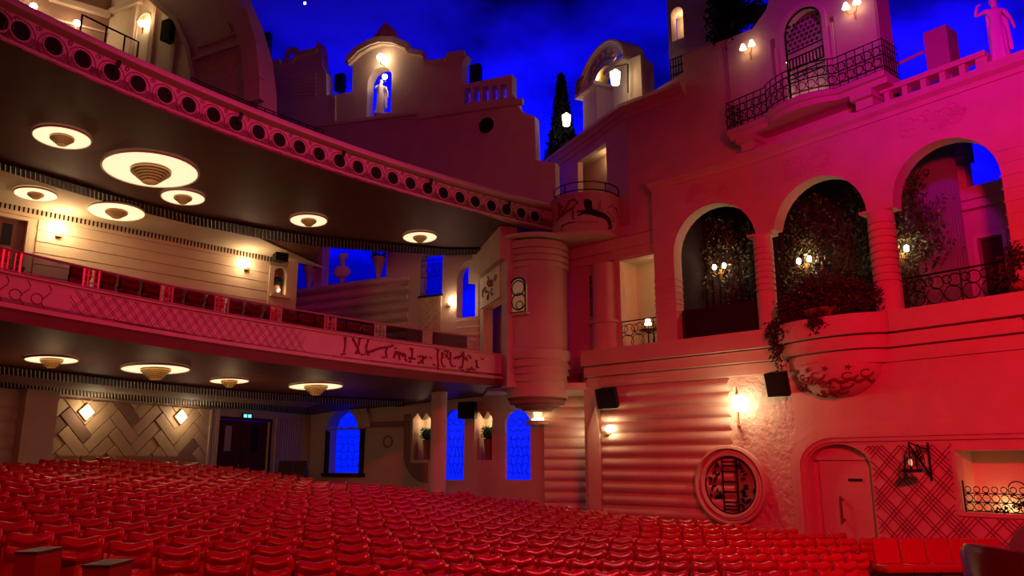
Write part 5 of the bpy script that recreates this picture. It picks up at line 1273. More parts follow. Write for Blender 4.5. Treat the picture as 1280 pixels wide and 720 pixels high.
def T_(s_):
    s_ = max(0, s_); i = min(len(tab)-1, max(0, sum(1 for q in tab if q[0] <= s_)-1)); return tab[i][1]
Llat = next(q[0] for q in tab if q[1] >= tl1); mb = MB(); s_ = 0
while s_ < Llat:
    for sgx in (1, -1):
        for dd in (0, .07):
            pts_ = []
            for k_ in range(5):
                ss = s_+dd+sgx*.48*k_/4
                if 0 <= ss <= Llat: tt = T_(ss); hh = .72+.22*max(0, tt); pts_.append(on_front(LOWC, tt, ZL+.17+(hh-.24)*k_/4, LS, .004))
            if len(pts_) > 1: mb.tube(pts_, .007, 4)
    s_ += .3
mb.build('lattice_pattern', lat_m, lb_)
mb = MB()
for i in range(9):
    tt = tl00-.004-i*.028; z_ = ZL+.16
    mb.tube([on_front(LOWC, tt-.006*math.sin(k_*1.0), z_+.5*k_/6, LS, .006) for k_ in range(7)], .012, 4)
    mb.tube([on_front(LOWC, tt-.012+.008*math.cos(g), z_+.17+.11*math.sin(g), LS, .006) for g in [q*.63 for q in range(10)]], .012, 4)
mb.build('wave_pattern', lat_m, lb_)
def fpt(u, v):
    best = None
    for i in range(0, 420):
        t_ = .3+i/560; p = LOWC(t_); dd = abs(math.atan2(p[0], p[1])-math.atan2(ray(u, v).x, ray(u, v).y))
        if best is None or dd < best[0]: best = (dd, t_)
    p = LOWC(best[1]); r = ray(u, v); z = EYE+r.z*(p[1]/r.y); return on_front(LOWC, best[1], z, LS, .01)
def Q(x, y): return (320+x/4, 360+y/4)
mb = MB(); rnd = random.Random(17)
stalks = [[(445, 245), (440, 320)], [(480, 250), (520, 330)], [(520, 255), (500, 330)], [(560, 260), (540, 335)], [(560, 320), (620, 300), (680, 290)], [(650, 300), (650, 350)], [(690, 350), (700, 320), (740, 330), (750, 360)], [(715, 330), (715, 360)],
          [(780, 300), (775, 370)], [(760, 350), (800, 355)], [(835, 340), (835, 380)], [(850, 345), (830, 360)], [(905, 310), (910, 390)], [(930, 320), (930, 390)], [(960, 320), (950, 350)], [(970, 320), (975, 395)], [(990, 350), (1040, 335)], [(1035, 320), (1030, 400)], [(1050, 345), (1060, 365)], [(1105, 360), (1100, 395), (1115, 400)], [(1075, 395), (1080, 410)]]
for st in stalks:
    pp = []
    for (x0, y0), (x1, y1) in zip(st, st[1:]):
        for k_ in range(4): pp.append(fpt(*Q(x0+(x1-x0)*k_/3+rnd.uniform(-4, 4), y0+(y1-y0)*k_/3)))
    mb.tube(pp, .045, 5, r2=.03)
for i in range(60):
    st = rnd.choice(stalks); x, y = rnd.choice(st); c0 = Q(x+rnd.uniform(-25, 25), y+rnd.uniform(-10, 10)); mb.tube([fpt(c0[0]+1.6*math.cos(k_), c0[1]+1.4*math.sin(k_)) for k_ in range(5)], .025, 4, r2=.015)
mb.build('vine_relief', relief_d, lb_)
# stepped underside
mb = MB()
for i in range(5):
    d = -.42-.34*i
    mb.sweep(LP_, lambda k_, d=d, i=i: [(d-.36, 0+zs(k_, d, i)), (d, zs(k_, d, i)), (d, zs(k_, d, i)+.12), (d-.36, zs(k_, d, i)+.12)], True, LS) if False else None
    def pf(k_, d=d, i=i): z = ZL-.0-.045*(i+1); return [(d-.34, z), (d+.02, z), (d+.02, z+.2), (d-.34, z+.2)]
    mb.sweep(LP_, pf, True, LS)
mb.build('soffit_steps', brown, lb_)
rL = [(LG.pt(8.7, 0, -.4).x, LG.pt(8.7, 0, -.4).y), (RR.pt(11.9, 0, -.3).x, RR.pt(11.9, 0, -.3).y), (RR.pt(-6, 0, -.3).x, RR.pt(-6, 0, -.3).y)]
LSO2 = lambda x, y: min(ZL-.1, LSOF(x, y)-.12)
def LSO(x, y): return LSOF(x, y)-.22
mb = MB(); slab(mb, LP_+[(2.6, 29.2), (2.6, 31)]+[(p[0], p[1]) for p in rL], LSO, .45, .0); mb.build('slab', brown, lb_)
l_hi = line_on([(-60, 448), (0, 456), (80, 465), (160, 474), (240, 482), (320, 489), (400, 495), (505, 500)], LSO)
l_lo = line_on([(-60, 457), (0, 465), (80, 474), (160, 483), (240, 490), (320, 497), (400, 502), (505, 507)], LSO)
strip('vent_slot', l_hi, l_lo, LSO, slot_m, lb_); mb = MB(); grill(mb, l_hi, l_lo, LSO, .11); mb.build('vent_grille', beamc, lb_)
m_hi = line_on([(-60, 466), (0, 475), (80, 484), (160, 491), (240, 498), (320, 503), (385, 508)], LSO)
m_lo = line_on([(-60, 472), (0, 482), (80, 491), (160, 499), (240, 506), (320, 511), (385, 515)], LSO)
strip('vent_slot', m_hi, m_lo, LSO, slot_m, lb_); mb = MB(); grill(mb, m_hi, m_lo, LSO, .11); mb.build('vent_grille', beamc, lb_)
strip('beige_bay', l_lo[:-1], m_hi, LSO, beamc, lb_)
# glass rail of the lower balcony
gr = thing('glass_rail', (LP_[25][0], LP_[25][1], ZL+.8), 'red metal and glass rail running along the lower balcony front', 'railing')
TT = [q/200 for q in range(-30, 190)]
def hz(t_): return ZL+.74+.22*max(0, t_)
def rh(t_): return .46+.08*max(0, t_)
railm = mat('rail_metal', (.5, .27, .27), .3, .3, spec=.5)
tb = [-.15+i*.067 for i in range(17)]
mb = MB()
mb.tube([on_front(LOWC, t_, hz(t_)+rh(t_), LS, -.08) for t_ in TT], .03, 5); mb.build('top_rail', railm, gr)
mb = MB(); mb.tube([on_front(LOWC, t_, hz(t_)+.05, LS, -.08) for t_ in TT], .028, 5); mb.build('bottom_rail', railm, gr)
edges = [-.15]
tp = [near_t(LOWC, u, v, ZL+.95) for u, v in ((8, 322), (29, 327), (107, 343), (127, 346), (203, 363), (218, 366), (272, 375), (287, 378), (341, 388), (354, 390), (408, 400), (422, 402), (471, 411), (483, 413), (530, 421), (541, 422), (586, 432), (598, 434))]
for i, t_ in enumerate(tp):
    mb = MB(); mb.tube([on_front(LOWC, t_, hz(t_)+.0, LS, -.08), on_front(LOWC, t_, hz(t_)+rh(t_), LS, -.08)], .03, 4); mb.build('post', railm, gr)
for i in range(0, len(tp), 2):
    mb = MB(); a, b_ = tp[i], tp[i+1]; m_ = (a+b_)/2
    for q in (.3, .7): t_ = a+(b_-a)*q; mb.tube([on_front(LOWC, t_, hz(t_)+.05, LS, -.08), on_front(LOWC, t_, hz(t_)+rh(t_), LS, -.08)], .014, 4)
    for z_ in (.35, .65): mb.tube([on_front(LOWC, a, hz(a)+rh(a)*z_, LS, -.08), on_front(LOWC, b_, hz(b_)+rh(b_)*z_, LS, -.08)], .012, 4)
    mb.build('scroll_panel', railm, gr)
for i in range(1, len(tp)-1, 2):
    a, b_ = tp[i], tp[i+1]; vs = []; n = 6
    for k_ in range(n+1):
        t_ = a+(b_-a)*k_/n
        for z_, d in ((hz(t_)+.06, -.085), (hz(t_)+rh(t_)-.02, -.085), (hz(t_)+rh(t_)-.02, -.095), (hz(t_)+.06, -.095)): vs.append(on_front(LOWC, t_, z_, LS, d))
    fs = [(k_*4+j, (k_+1)*4+j, (k_+1)*4+(j+1) % 4, k_*4+(j+1) % 4) for k_ in range(n) for j in range(4)]
    o = MB().add(vs, fs).build('glass_panel', glassm, gr)
m_ = glassm; nt = m_.node_tree; b_ = nt.nodes['Principled BSDF']; b_.inputs['Transmission Weight'].default_value = 1; b_.inputs['Base Color'].default_value = (.24, .16, .24, 1); b_.inputs['IOR'].default_value = 1.05; b_.inputs['Roughness'].default_value = 0
# mezzanine floor
mb = MB(); zmf = lambda x, y: max(ZL+.35, LSOF(x, y)+.55)
slab(mb, [tuple(on_front(LOWC, -.2+1.2*i/60, 0, LS, -.28))[:2] for i in range(61)]+[(2.0, 31.0), (-9.3, 35.6)]+[(MZ.pt(10, 0).x, MZ.pt(10, 0).y), (MZ.pt(-5, 0).x, MZ.pt(-5, 0).y)], lambda x, y: ZL+.3, .12); mb.build('floor_mezzanine', carpet, kind=KIN)

# ------------------------------------------------------------------ ceiling lamps in the soffits
def dish(u, v, wpx, zf, lab, e, grp, gm=gold, boss=1.0, dp=.02):
    c = on_surf(u, v, zf); dl_ = on_surf(u-wpx/2, v, zf); depth = (c-cam.location).dot(Vector((0, CP, SP))); r = wpx/2*depth/FPX; c2 = Vector((c.x, c.y, c.z-.04)); Mn = Vector((-(zf(c.x+1, c.y)-zf(c.x, c.y)), -(zf(c.x, c.y+1)-zf(c.x, c.y)), 1)).to_track_quat('Z', 'Y').to_matrix()
    t = thing('ceiling_lamp', c2, lab, 'ceiling lamp', grp)
    mbx = MB(); mbx.lathe(c2, [(r, .03), (r, -.02), (r*.97, -.03), (r*.97, 0.0)], 40, M=Mn); mbx.build('rim', dish_m, t)
    mbx = MB(); mbx.lathe(c2, [(r*.96, -.012), (r*.42, -.004), (.02, -.004)], 40, M=Mn); mbx.build('lit_dish', dish_lit, t)
    mbx = MB(); pr = []
    for k_ in range(6): rr_ = r*(.46-.055*k_)*boss; zz_ = -.03-r*dp*(k_+1); pr += [(rr_, zz_+r*dp*.8), (rr_, zz_)]
    pr += [(.02, pr[-1][1])]; pr = [(.02, -.006), (r*.47*boss, -.006)]+pr; mbx.lathe(c2, pr, 28, M=Mn); mbx.build('bowl', gm, t)
    point('soffit_lamp', c2+Vector((0, 0, -.5-r*.3)), WARM, e*.3, r*.4)
dish_lit = mat('lit_dish_enamel', (.95, .85, .65), .5, emit=(1, .74, .45), estr=1.15)
gb = mat('bronze_bowl', (.42, .25, .11), .4, .6)
for u, v, w_, lab, e in ((78, 170, 66, 'smaller lit dish lamp highest under the upper balcony', 26), (189, 211, 113, 'largest lit dish lamp under the upper balcony', 50), (229, 245, 52, 'small lit dish lamp just below right of the largest one', 16), (386, 274, 46, 'lit dish lamp under the upper balcony above the boarded parapet', 16), (525, 295, 43, 'lit dish lamp under the upper balcony nearest the turret', 14)):
    dish(u, v, w_, USOF, lab, e, 'dish lamps under the upper balcony', gb, .9, .045)
ru = lambda x, y: USOF(x, y)-.04
for u, v, w_, lab in ((45, 241, 48, 'lit dish lamp on the cream ceiling near the mezzanine door'), (146, 263, 66, 'lit dish lamp on the cream ceiling over the boarded wall')): dish(u, v, w_, ru, lab, 24, 'dish lamps of the mezzanine ceiling', gb, .85, .035)
for u, v, w_, lab in ((65, 447, 60, 'golden dish lamp under the lower balcony nearest the photo edge'), (195, 459, 81, 'largest golden dish lamp under the lower balcony'), (287, 474, 47, 'smallest golden dish lamp under the lower balcony'), (395, 481, 67, 'golden dish lamp under the lower balcony before the blue arched window')):
    dish(u, v, w_, LSO, lab, 55, 'golden dish lamps under the lower balcony', gold, .95, .05)
# pipe rail and dark ledge rail on top of the upper balcony
t = thing('pipe_rail', at_h(140, 50, ZU+1.3), 'black bent pipe rail standing on the upper balcony front', 'railing')
def utop(u, v, dz_): 
    t_ = min((abs(math.atan2(*UPC(k_/300))-math.atan2(ray(u, v).x, ray(u, v).y)), k_/300) for k_ in range(-60, 320))[1]; return on_front(UPC, t_, ZU+1.08+dz_, US_, -.3), t_
mb = MB(); (a, ta), (b_, tb_) = utop(109, 50, 0), utop(178, 75, 0); n = 12
top = [on_front(UPC, ta+(tb_-ta)*i/n, ZU+1.08+.56, US_, -.3) for i in range(n+1)]; mb.tube([a]+top+[b_], .022, 6)
for q in (.42, .75): t_ = ta+(tb_-ta)*q; mb.tube([on_front(UPC, t_, ZU+1.05, US_, -.3), on_front(UPC, t_, ZU+1.64, US_, -.3)], .02, 6)
mb.build('rail', iron, t)
t = thing('ledge_rail', utop(330, 130, 0)[0], 'low dark rail along the back of the upper balcony cornice', 'railing')
mb = MB(); ta, tb_ = utop(250, 100, 0)[1], utop(415, 158, 0)[1]
for z_ in (.12, .22, .3): mb.tube([on_front(UPC, ta+(tb_-ta)*i/30, ZU+1.08+z_, US_, -.4) for i in range(31)], .018, 4)
for i in range(16): t_ = ta+(tb_-ta)*i/15; mb.tube([on_front(UPC, t_, ZU+1.05, US_, -.4), on_front(UPC, t_, ZU+1.38, US_, -.4)], .018, 4)
mb.build('rail', iron, t)

# ------------------------------------------------------------------ ground floor rear
def rr_(u, v): return RR.px(u, v)
zfl = E-2.6; zceil = E+2.9
hp0, hp1 = rr_(66, 540)[0], rr_(258, 540)[0]; hz0, hz1 = rr_(160, 578)[1], (rr_(82, 498)[1]+rr_(258, 513)[1])/2
dr0, dr1 = rr_(269, 550)[0], rr_(336, 550)[0]; dzt = (rr_(275, 523)[1]+rr_(333, 527)[1])/2
mb = MB(); mb.prism(RR, rect(-7, 11.9, zfl, zceil), [rect(dr0, dr1, zfl+.1, dzt)], -.3, 0); mb.build('wall_rear', plaster, kind=KIN)
mb = MB(); herring(mb, RR, hp0, hp1, hz0-.3, hz1, .42, 1.25, .06, 3); mb.build('trim_22', [herr_l, herr_d], kind=KIN)
mb = MB(); mb.fbox(RR, hp1, hp1+.08, zfl, hz1, 0, .16)
for k_ in range(4): mb.fbox(RR, hp1+.1+k_*.11, hp1+.17+k_*.11, zfl, hz1+.05, 0, .12)
for k_ in range(12): mb.fbox(RR, dr1+.3+k_*.14, dr1+.37+k_*.14, zfl, hz1-.1, 0, .1)
mb.build('trim_23', plaster, kind=KIN)
d1 = thing('door_3', RR.pt(dr0, zfl, 0), 'x', 'door'); del d1['label'], d1['category']; d1['kind'] = KIN
for k_ in (0, 1):
    a = dr0+(dr1-dr0)*k_/2; b_ = a+(dr1-dr0)/2
    mb = MB(); mb.fbox(RR, a+.02, b_-.02, zfl+.1, dzt-.02, -.2, -.1); mb.build('door_leaf', doorw, d1)
    mb = MB(); c_ = a+(b_-a)*.5; mb.fbox(RR, c_-.17, c_+.17, dzt-1.25, dzt-.25, -.1, -.085); mb.build('door_glass', [mat('pale_notice', (.5, .33, .25), .6), slot_m][k_], d1)
mb = MB(); c_ = (dr0+dr1)/2; mb.tube([RR.pt(c_-.12, E-.9, -.04), RR.pt(c_-.12, E-.1, -.04)], .025); mb.build('door_handle', gold, d1)
mb = MB(); mb.prism(RR, rect(dr0-.1, dr1+.1, zfl+.1, dzt+.1), [rect(dr0, dr1, zfl+.1, dzt)], 0, .05); mb.build('door_frame', doorw, d1)
ex = thing('exit_sign', RR.w(309, 520, .1), 'small glowing green-blue exit sign above the dark double door', 'sign')
mb = MB(); c = RR.px(309, 520, .08); mb.fbox(RR, c[0]-.28, c[0]+.28, c[1]-.1, c[1]+.1, .05, .10); mb.build('box', black, ex)
mb = MB(); mb.fbox(RR, c[0]-.2, c[0]-.03, c[1]-.06, c[1]+.06, .10, .11); mb.fbox(RR, c[0]+.04, c[0]+.2, c[1]-.06, c[1]+.06, .10, .11); mb.build('glow', exit_e, ex)
# rear pillar and left boarding
mb = MB(); pa, pb = rr_(25, 540, )[0], rr_(66, 540)[0]; 
PX = RR.off(.7); pa, pb = PX.px(27, 540)[0], PX.px(68, 540)[0]; mb.fbox(PX, pa, pb, zfl, zceil-.2, -.8, 0); mb.build('wall_rear_pillar', plaster, kind=KIN)
mb = MB(); logs(mb, RR, -7, rr_(38, 540)[0], zfl, E+2.35, .42, .08, .3, .4); mb.build('wall_rear_left_boarding', plaster, kind=KIN, smooth=True)
def square_lamp(u, v, lab, e):
    c = RR.w(u, v, .22); t = thing('square_sconce', c, lab, 'wall lamp', 'tilted square sconces on the chevron panel'); a, z_ = RR.px(u, v, .22)
    mbx = MB(); mbx.prism(RR, [(a, z_-.24), (a+.24, z_), (a, z_+.24), (a-.24, z_)], (), .08, .24); mbx.build('shade', white_e, t)
    mbx = MB(); q_ = [(a, z_-.28), (a+.28, z_), (a, z_+.28), (a-.28, z_)]; mbx.prism(RR, q_, [[(a, z_-.24), (a+.24, z_), (a, z_+.24), (a-.24, z_)]], .06, .2); mbx.build('frame', gold, t)
    point('square_light', RR.pt(a, z_, .55), (1, .75, .45), e*.9, .15)
square_lamp(109, 515, 'tilted square glowing sconce on the chevron panel next to the rear pillar', 26)
square_lamp(227, 521, 'tilted square glowing sconce on the chevron panel next to the double door', 26)
# LG ground floor: arched blue window, blue windows, topiary niches
GZ = E+2.85
def lgw(u0, u1, vm, vt, vb): return lg(u0, vm)[0], lg(u1, vm)[0], lg((u0+u1)/2, vb)[1], lg((u0+u1)/2, vt)[1]
aw = lgw(413, 451, 550, 514, 591); w1 = lgw(555, 580, 560, 512, 600); w2 = lgw(631, 663, 560, 512, 600)
n1_ = lgw(516, 538, 540, 516, 575); n2_ = lgw(593, 615, 540, 514, 575)
def notch(q): a, b_, z0_, z1_ = q; c_ = (a+b_)/2; return [(a, z0_), (b_, z0_), (b_, z1_-.25), (b_-(b_-a)*.25, z1_), (c_, z1_-.3), (a+(b_-a)*.25, z1_), (a, z1_-.25)]
sG0, sG1 = -.3, lg(684, 560)[0]
mb = MB(); mb.prism(LG, rect(sG0, sG1, zfl-.9, GZ), [arch(*aw), arch(*w1), arch(*w2), notch(n1_), notch(n2_)], -.4, 0); mb.build('wall_side_rear', plaster, kind=KIN)
for k_, q in enumerate((aw, w1, w2)):
    wi = thing('window_%d' % (k_+2), LG.pt(q[0], q[2], -.4), 'x', 'window'); del wi['label'], wi['category']; wi['kind'] = KIN
    mb = MB(); mb.prism(LG, arch(q[0]-.1, q[1]+.1, q[2]-.1, q[3]+.1), (), -.45, -.40 if k_ == 0 else -.2); mb.build('pane', blue_e, wi)
    mb = MB(); a, b_, z0_, z1_ = q; d_ = -.38 if k_ == 0 else -.18
    for i in range(6):
        z_ = z0_+(z1_-z0_)*(.1+.12*i); mb.tube([LG.pt(a+.05+(b_-a-.1)*j/12, z_+.05*math.sin(j*1.6), d_) for j in range(13)], .010, 4)
    for i in range(3): c_ = a+(b_-a)*(i+.5)/3; mb.tube([LG.pt(*w_, d_) for w_ in ring((c_, z0_+(z1_-z0_)*.82), (b_-a)*.13, 10)], .010, 4, True)
    for i in range(4): mb.tube([LG.pt(a+(b_-a)*(.2+.2*i)+.06*math.sin(j*1.2+i), z0_+.1+(z1_-z0_)*.6*j/10, d_) for j in range(11)], .009, 4)
    mb.build('tracery', mat('blue_tracery', (.0, .0, .1), .6), wi)
mb = MB(); a, b_, z0_, z1_ = aw; mb.prism(LG, arch(a-.62, b_+.62, z0_+1.9, z1_+.75), [arch(a-.02, b_+.02, z0_+1.92, z1_+.02)], 0, .22); mb.prism(LG, arch(a-.3, b_+.3, z0_+1.9, z1_+.36), [arch(a-.03, b_+.03, z0_+1.92, z1_+.03)], .2, .27); mb.build('trim_24', plaster, kind=KIN)
mb = MB(); mb.fbox(LG, a-.22, a-.02, z0_-.1, z0_+2.0, 0, .1); mb.fbox(LG, b_+.02, b_+.22, z0_-.1, z0_+2.0, 0, .1); mb.fbox(LG, a-.3, b_+.3, z0_-.15, z0_-.02, 0, .16); mb.build('trim_25', relief_b, kind=KIN)
mb = MB(); mb.fbox(LG, b_+.7, lg(505, 530)[0], lg(480, 534)[1], lg(480, 527)[1], 0, .12); mb.build('trim_26', darkp, kind=KIN)
mb = MB(); c_ = lg(538, 560); mb.prism(LG, [(c_[0]-1.35, c_[1]+1.4), (c_[0]-1.3, c_[1]-.2)]+[(c_[0]-.1-1.2*math.cos(g), c_[1]-.2-1.2*math.sin(g)) for g in [PI/2*i/8 for i in range(1, 9)]]+[(c_[0]-.1, c_[1]-.6), (n1_[0]-.1, c_[1]-.6), (n1_[0]-.1, c_[1]+1.4)], (), 0, .07); mb.build('trim_27', darkp, kind=KIN)
cc_ = lg(485, 552); mb = MB(); mb.tube([LG.pt(*q, .02) for q in ring(cc_, .24, 16)], .025, 4, True)
for i in range(8): g = i*PI/4; mb.tube([LG.pt(cc_[0]+.16*math.cos(g), cc_[1]+.16*math.sin(g), .02), LG.pt(cc_[0]+.27*math.cos(g), cc_[1]+.27*math.sin(g), .02)], .02, 4)
mb.build('ring_relief', darkp, label='small round ring relief on the plain wall beside the arched blue window', cat='relief')
for q, lab, lab2 in ((n1_, 'clipped round green bush in the niche beside the round column', 'terracotta planter in the niche beside the round column'), (n2_, 'clipped round green bush in the niche between the two blue windows', 'terracotta planter in the niche between the two blue windows')):
    a, b_, z0_, z1_ = q
    mb = MB(); mb.fbox(LG, a-.15, b_+.15, z0_-.1, z1_+.1, -1.0, -.95); mb.fbox(LG, a-.15, a-.1, z0_-.1, z1_, -1, -.4); mb.fbox(LG, a-.15, b_+.15, z0_-.12, z0_-.02, -1, -.4); mb.build('wall_niche', cream, kind=KIN)
    c = LG.pt((a+b_)/2+.05, z0_, -.5); t = thing('potted_topiary', c, lab+' with its pot', 'potted plant', 'potted topiaries')
    mb = MB(); mb.lathe(c, [(.02, 0), (.2, 0), (.27, .8), (.3, .82), (.02, .8)], 14); mb.build('pot', terra, t); mb = MB(); mb.sphere(c+Vector((0, 0, 1.05)), .32, 12, 8, (1, 1, .85)); 
    r_ = random.Random(4); leaves(mb, [c+Vector((.3*math.cos(g), .3*math.sin(g), 1.05+h_)) for g in sq(0, 6.28, 12) for h_ in (-.1, .05, .2)], 400, .05, .045, 4); mb.build('bush', green, t)
    point('niche_light', LG.pt((a+b_)/2, z1_-.35, -.6), WARM, 14, .06)
# column
cx = at_y(548, 560, 29.6); t = thing('support_column', (cx.x, cx.y, E-2.8), 'plain round red-lit column holding the lower balcony', 'column')
mb = MB(); mb.lathe((cx.x, cx.y, 0), [(.30, floor_z(cx.x, cx.y)), (.30, ZL+.02)], 28); mb.build('shaft', plaster, t, smooth='all'); mb = MB(); mb.lathe((cx.x, cx.y, 0), [(.32, ZL-.1), (.42, ZL-.06), (.42, ZL+.0), (.01, ZL)], 28); mb.build('capital', plaster, t)
speaker(LG, 572, 593, 502, 523, .5, 'black loudspeaker between the round column and the blue window', .4)
# ceiling under turret, right of balcony
mb = MB(); slab(mb, [(-.9, 29.0), (1.6, 28.5), (3.1, 28.4), (3.2, 30.4), (-1.2, 32)], lambda x, y: E+2.55, .25); mb.build('ceiling_turret', plaster, kind=KIN)
# ground floor wall sconces by the pillar
c = RW1.w(922, 508, .35); t = thing('bright_wall_lantern', c, 'very bright glowing wall lantern where boarding meets stucco', 'wall lamp')
mb = MB(); mb.sphere(c+Vector((0, 0, .1)), .17, 12, 8, (1, .8, 1.5)); mb.build('glass', bulb_e, t, smooth='all'); mb = MB(); mb.tube([c+Vector((0, 0, .35)), c+Vector((0, 0, .62))], .05, 6, r2=.01); mb.tube([c+Vector((0, 0, -.15)), c+Vector((0, 0, -.55)), RW1.w(922, 508, .02)+Vector((0, 0, -.6))], .045, 6); mb.build('bracket', gold, t)
point('wall_lantern_light', c+RW1.n*.4, (1, .72, .4), 42, .15)
wall_glow(RW1, 762, 536, 'small round glowing lamp on the boarding beside the pillar', 10, .14, 'pillar lamps', .25, (1.1, .7, .9), 'globe_sconce')
wall_glow(LP, 737, 541, 'small glowing lamp at the left edge of the pillar', 6, .1, 'pillar lamps', .5, (1, .7, 1.2), 'globe_sconce')
# lantern bracket on the lattice wall
t = thing('bracket_lantern', RW2.w(1137, 575, .6), 'black scrolled iron bracket with small caged lantern on the lattice wall', 'wall lamp')
D_ = .75; c = RW2.w(1138, 577, D_); bx = RW2.px(1163, 575)[0]; bz0, bz1 = RW2.px(1166, 601)[1], RW2.px(1162, 553)[1]
mb = MB(); mb.tube([RW2.pt(bx, bz0, .05), RW2.pt(bx, bz1, .05)], .03); P0 = c+Vector((0, 0, .42)); mb.tube([RW2.pt(bx, bz0+.1, .05), P0], .025); mb.tube([RW2.pt(bx, bz1-.2, .05), P0+Vector((0, 0, .05)), P0], .02)
for i in range(5):
    q = i/5; m0 = RW2.pt(bx, bz0+.3+q*.5, .05).lerp(P0, .35+.1*i*.5); 
    mb.tube([m0+RW2.n*(.09*math.cos(g))+Vector((0, 0, .09*math.sin(g))) for g in [k_*.7 for k_ in range(9)]], .012, 4, True)
mb.build('bracket', iron, t); mb = MB()
for i in range(6): g = i*PI/3; mb.tube([c+Vector((.16*math.cos(g), .16*math.sin(g), -.2)), c+Vector((.14*math.cos(g), .14*math.sin(g), .12)), c+Vector((0, 0, .4))], .013, 4)
mb.lathe(c, [(.01, -.26), (.24, -.26), (.24, -.18), (.01, -.18)], 12); mb.build('cage', iron, t); mb = MB(); mb.sphere(c+Vector((0, 0, -.02)), .05, 8, 6, (1, 1, 1.8)); mb.build('bulb', mat('amber_glass', (.6, .35, .15), .4, emit=(1, .55, .25), estr=.8), t)
# ------------------------------------------------------------------ seats
SW = .525
def seat_meshes():
    root = bpy.data.objects.new('theatre_seat', None); C.objects.link(root); root.empty_display_size = .1
    # headrest: two stacked padded lobes, dipped in the middle
    vs = []; fs = []; nx, na = 12, 28
    for i in range(nx+1):
        x = -1+2*i/nx; taper = (1-abs(x)**5)**.5 if abs(x) < 1 else 0; taper = max(taper, .12)
        dip = .024*math.cos(x*PI)+.004
        for j in range(na):
            g = 2*PI*j/na; cz, cy_ = math.sin(g), -math.cos(g)
            zz = .165*cz; yy = .10*cy_
            front = cy_ < .2
            if front: yy -= -.10*math.exp(-((zz-.01+dip*.9)/.034)**2)*(1-abs(x)**4)
            vs.append((x*SW/2*.94, yy*(.55+.45*taper)+.04, .915+zz*(.8+.2*taper)-dip*.9*max(0, cz)))
    for i in range(nx):
        for j in range(na): fs.append((i*na+j, (i+1)*na+j, (i+1)*na+(j+1) % na, i*na+(j+1) % na))
    fs += [tuple(range(na)), tuple(nx*na+j for j in range(na-1, -1, -1))]
    h = MB().add(vs, fs).build('headrest', leather, smooth='all'); h.parent = root
    # backrest
    vs = []; fs = []; P = []
    for i in range(7):
        q = i/6; z = .40+.42*q; y = .0+.07*q; P.append((z, y))
    m = 10
    for (z, y) in P:
        for j in range(m):
            x = -1+2*j/(m-1); vs.append((x*SW*.47, y-.045+.022*abs(x)**4-.012*math.cos(x*3), z))
        for j in range(m):
            x = 1-2*j/(m-1); vs.append((x*SW*.47, y+.05, z))
    M2 = 2*m
    for i in range(6):
        for j in range(M2): fs.append((i*M2+j, i*M2+(j+1) % M2, (i+1)*M2+(j+1) % M2, (i+1)*M2+j))
    fs += [tuple(range(M2)), tuple(6*M2+j for j in range(M2-1, -1, -1))]
    b_ = MB().add(vs, fs).build('backrest', leather, smooth=True); b_.parent = root
    # seat cushion
    M_ = MB(); vs = []; fs = []
    prof = [(-.46, .33), (-.49, .37), (-.49, .42), (-.45, .455), (-.25, .45), (-.05, .44), (-.05, .32), (-.3, .31)]
    for x in (-.235, -.21, 0, .21, .235):
        k = .02 if abs(x) > .22 else 0
        for y, z in prof: vs.append((x, y+(k if y < -.3 else 0), z-(k if z > .4 else 0)))
    m = len(prof)
    for i in range(4):
        for j in range(m): fs.append((i*m+j, i*m+(j+1) % m, (i+1)*m+(j+1) % m, (i+1)*m+j))
    fs += [tuple(range(m)), tuple(4*m+j for j in range(m-1, -1, -1))]
    c_ = M_.add(vs, fs).build('seat_cushion', leather, smooth=True); c_.parent = root
    M_ = MB(); M_.box((.276, -.2, .60), (.05, .42, .06)); M_.box((.276, -.2, .33), (.035, .36, .5)); M_.box((.276, -.2, .05), (.05, .40, .1)); a_ = M_.build('armrest', leather2); a_.parent = root
    return root
def axes(): return
ANG = math.atan2(.25, 1); nrm = Vector((-math.sin(ANG), math.cos(ANG))); rw = Vector((math.cos(ANG), math.sin(ANG)))
O = Vector((-3.1, 13.0)); PITCHR = 1.28; SP_ = .555
def inside_hall(p):
    P = Vector((p.x, p.y, 0))
    for F_, m_ in ((RW1, 1.15), (RW2, 1.25), (LG, 1.0), (RR, 1.6)):
        if (P-F_.o).dot(F_.n) < m_: return False
    if (P-LP.o).dot(LP.n) < 1.0: return False
    return True
def proj(x, y, z):
    d = Vector((x, y, z-EYE)); dep = d.y*CP+d.z*SP; return 640+FPX*d.x/dep, 360-FPX*(d.z*CP-d.y*SP)/dep, dep
cand = []
for k in range(-12, 28):
    curv = 0
    for j in range(-60, 60):
        off = (.017*k+.05*math.sin(k*1.7)) % SP_
        a = j*SP_+off; bow = .006*a*a
        p = O+nrm*(k*PITCHR-bow*.5)+rw*a
        if p.y < 8.9+max(0, p.x+5)*.28: continue
        if not inside_hall(p): continue
        if 20.6 < (p-O).dot(nrm)+13 < 21.6 and p.x > -2: pass
        u, v, dep = proj(p.x, p.y, head_z(p.x, p.y))
        if u < -45 or u > 1325 or v > 742: continue
        # clear of the support column, the end block of flat seats and the armchair
        if (p-Vector((cx.x, cx.y))).length < .8: continue
        if u > 1076 and p.y < 18.9: continue
        cand.append((dep, k, a, p))
rows_ = {}
for c_ in cand: rows_.setdefault(c_[1], []).append(c_)
order = {k_: i+1 for i, k_ in enumerate(sorted(rows_))}
for k_ in rows_: rows_[k_].sort(key=lambda q: q[2])
idx = {}
for k_ in rows_:
    for i, q in enumerate(rows_[k_]): idx[(k_, q[2])] = i+1
cand.sort(key=lambda q: q[0])
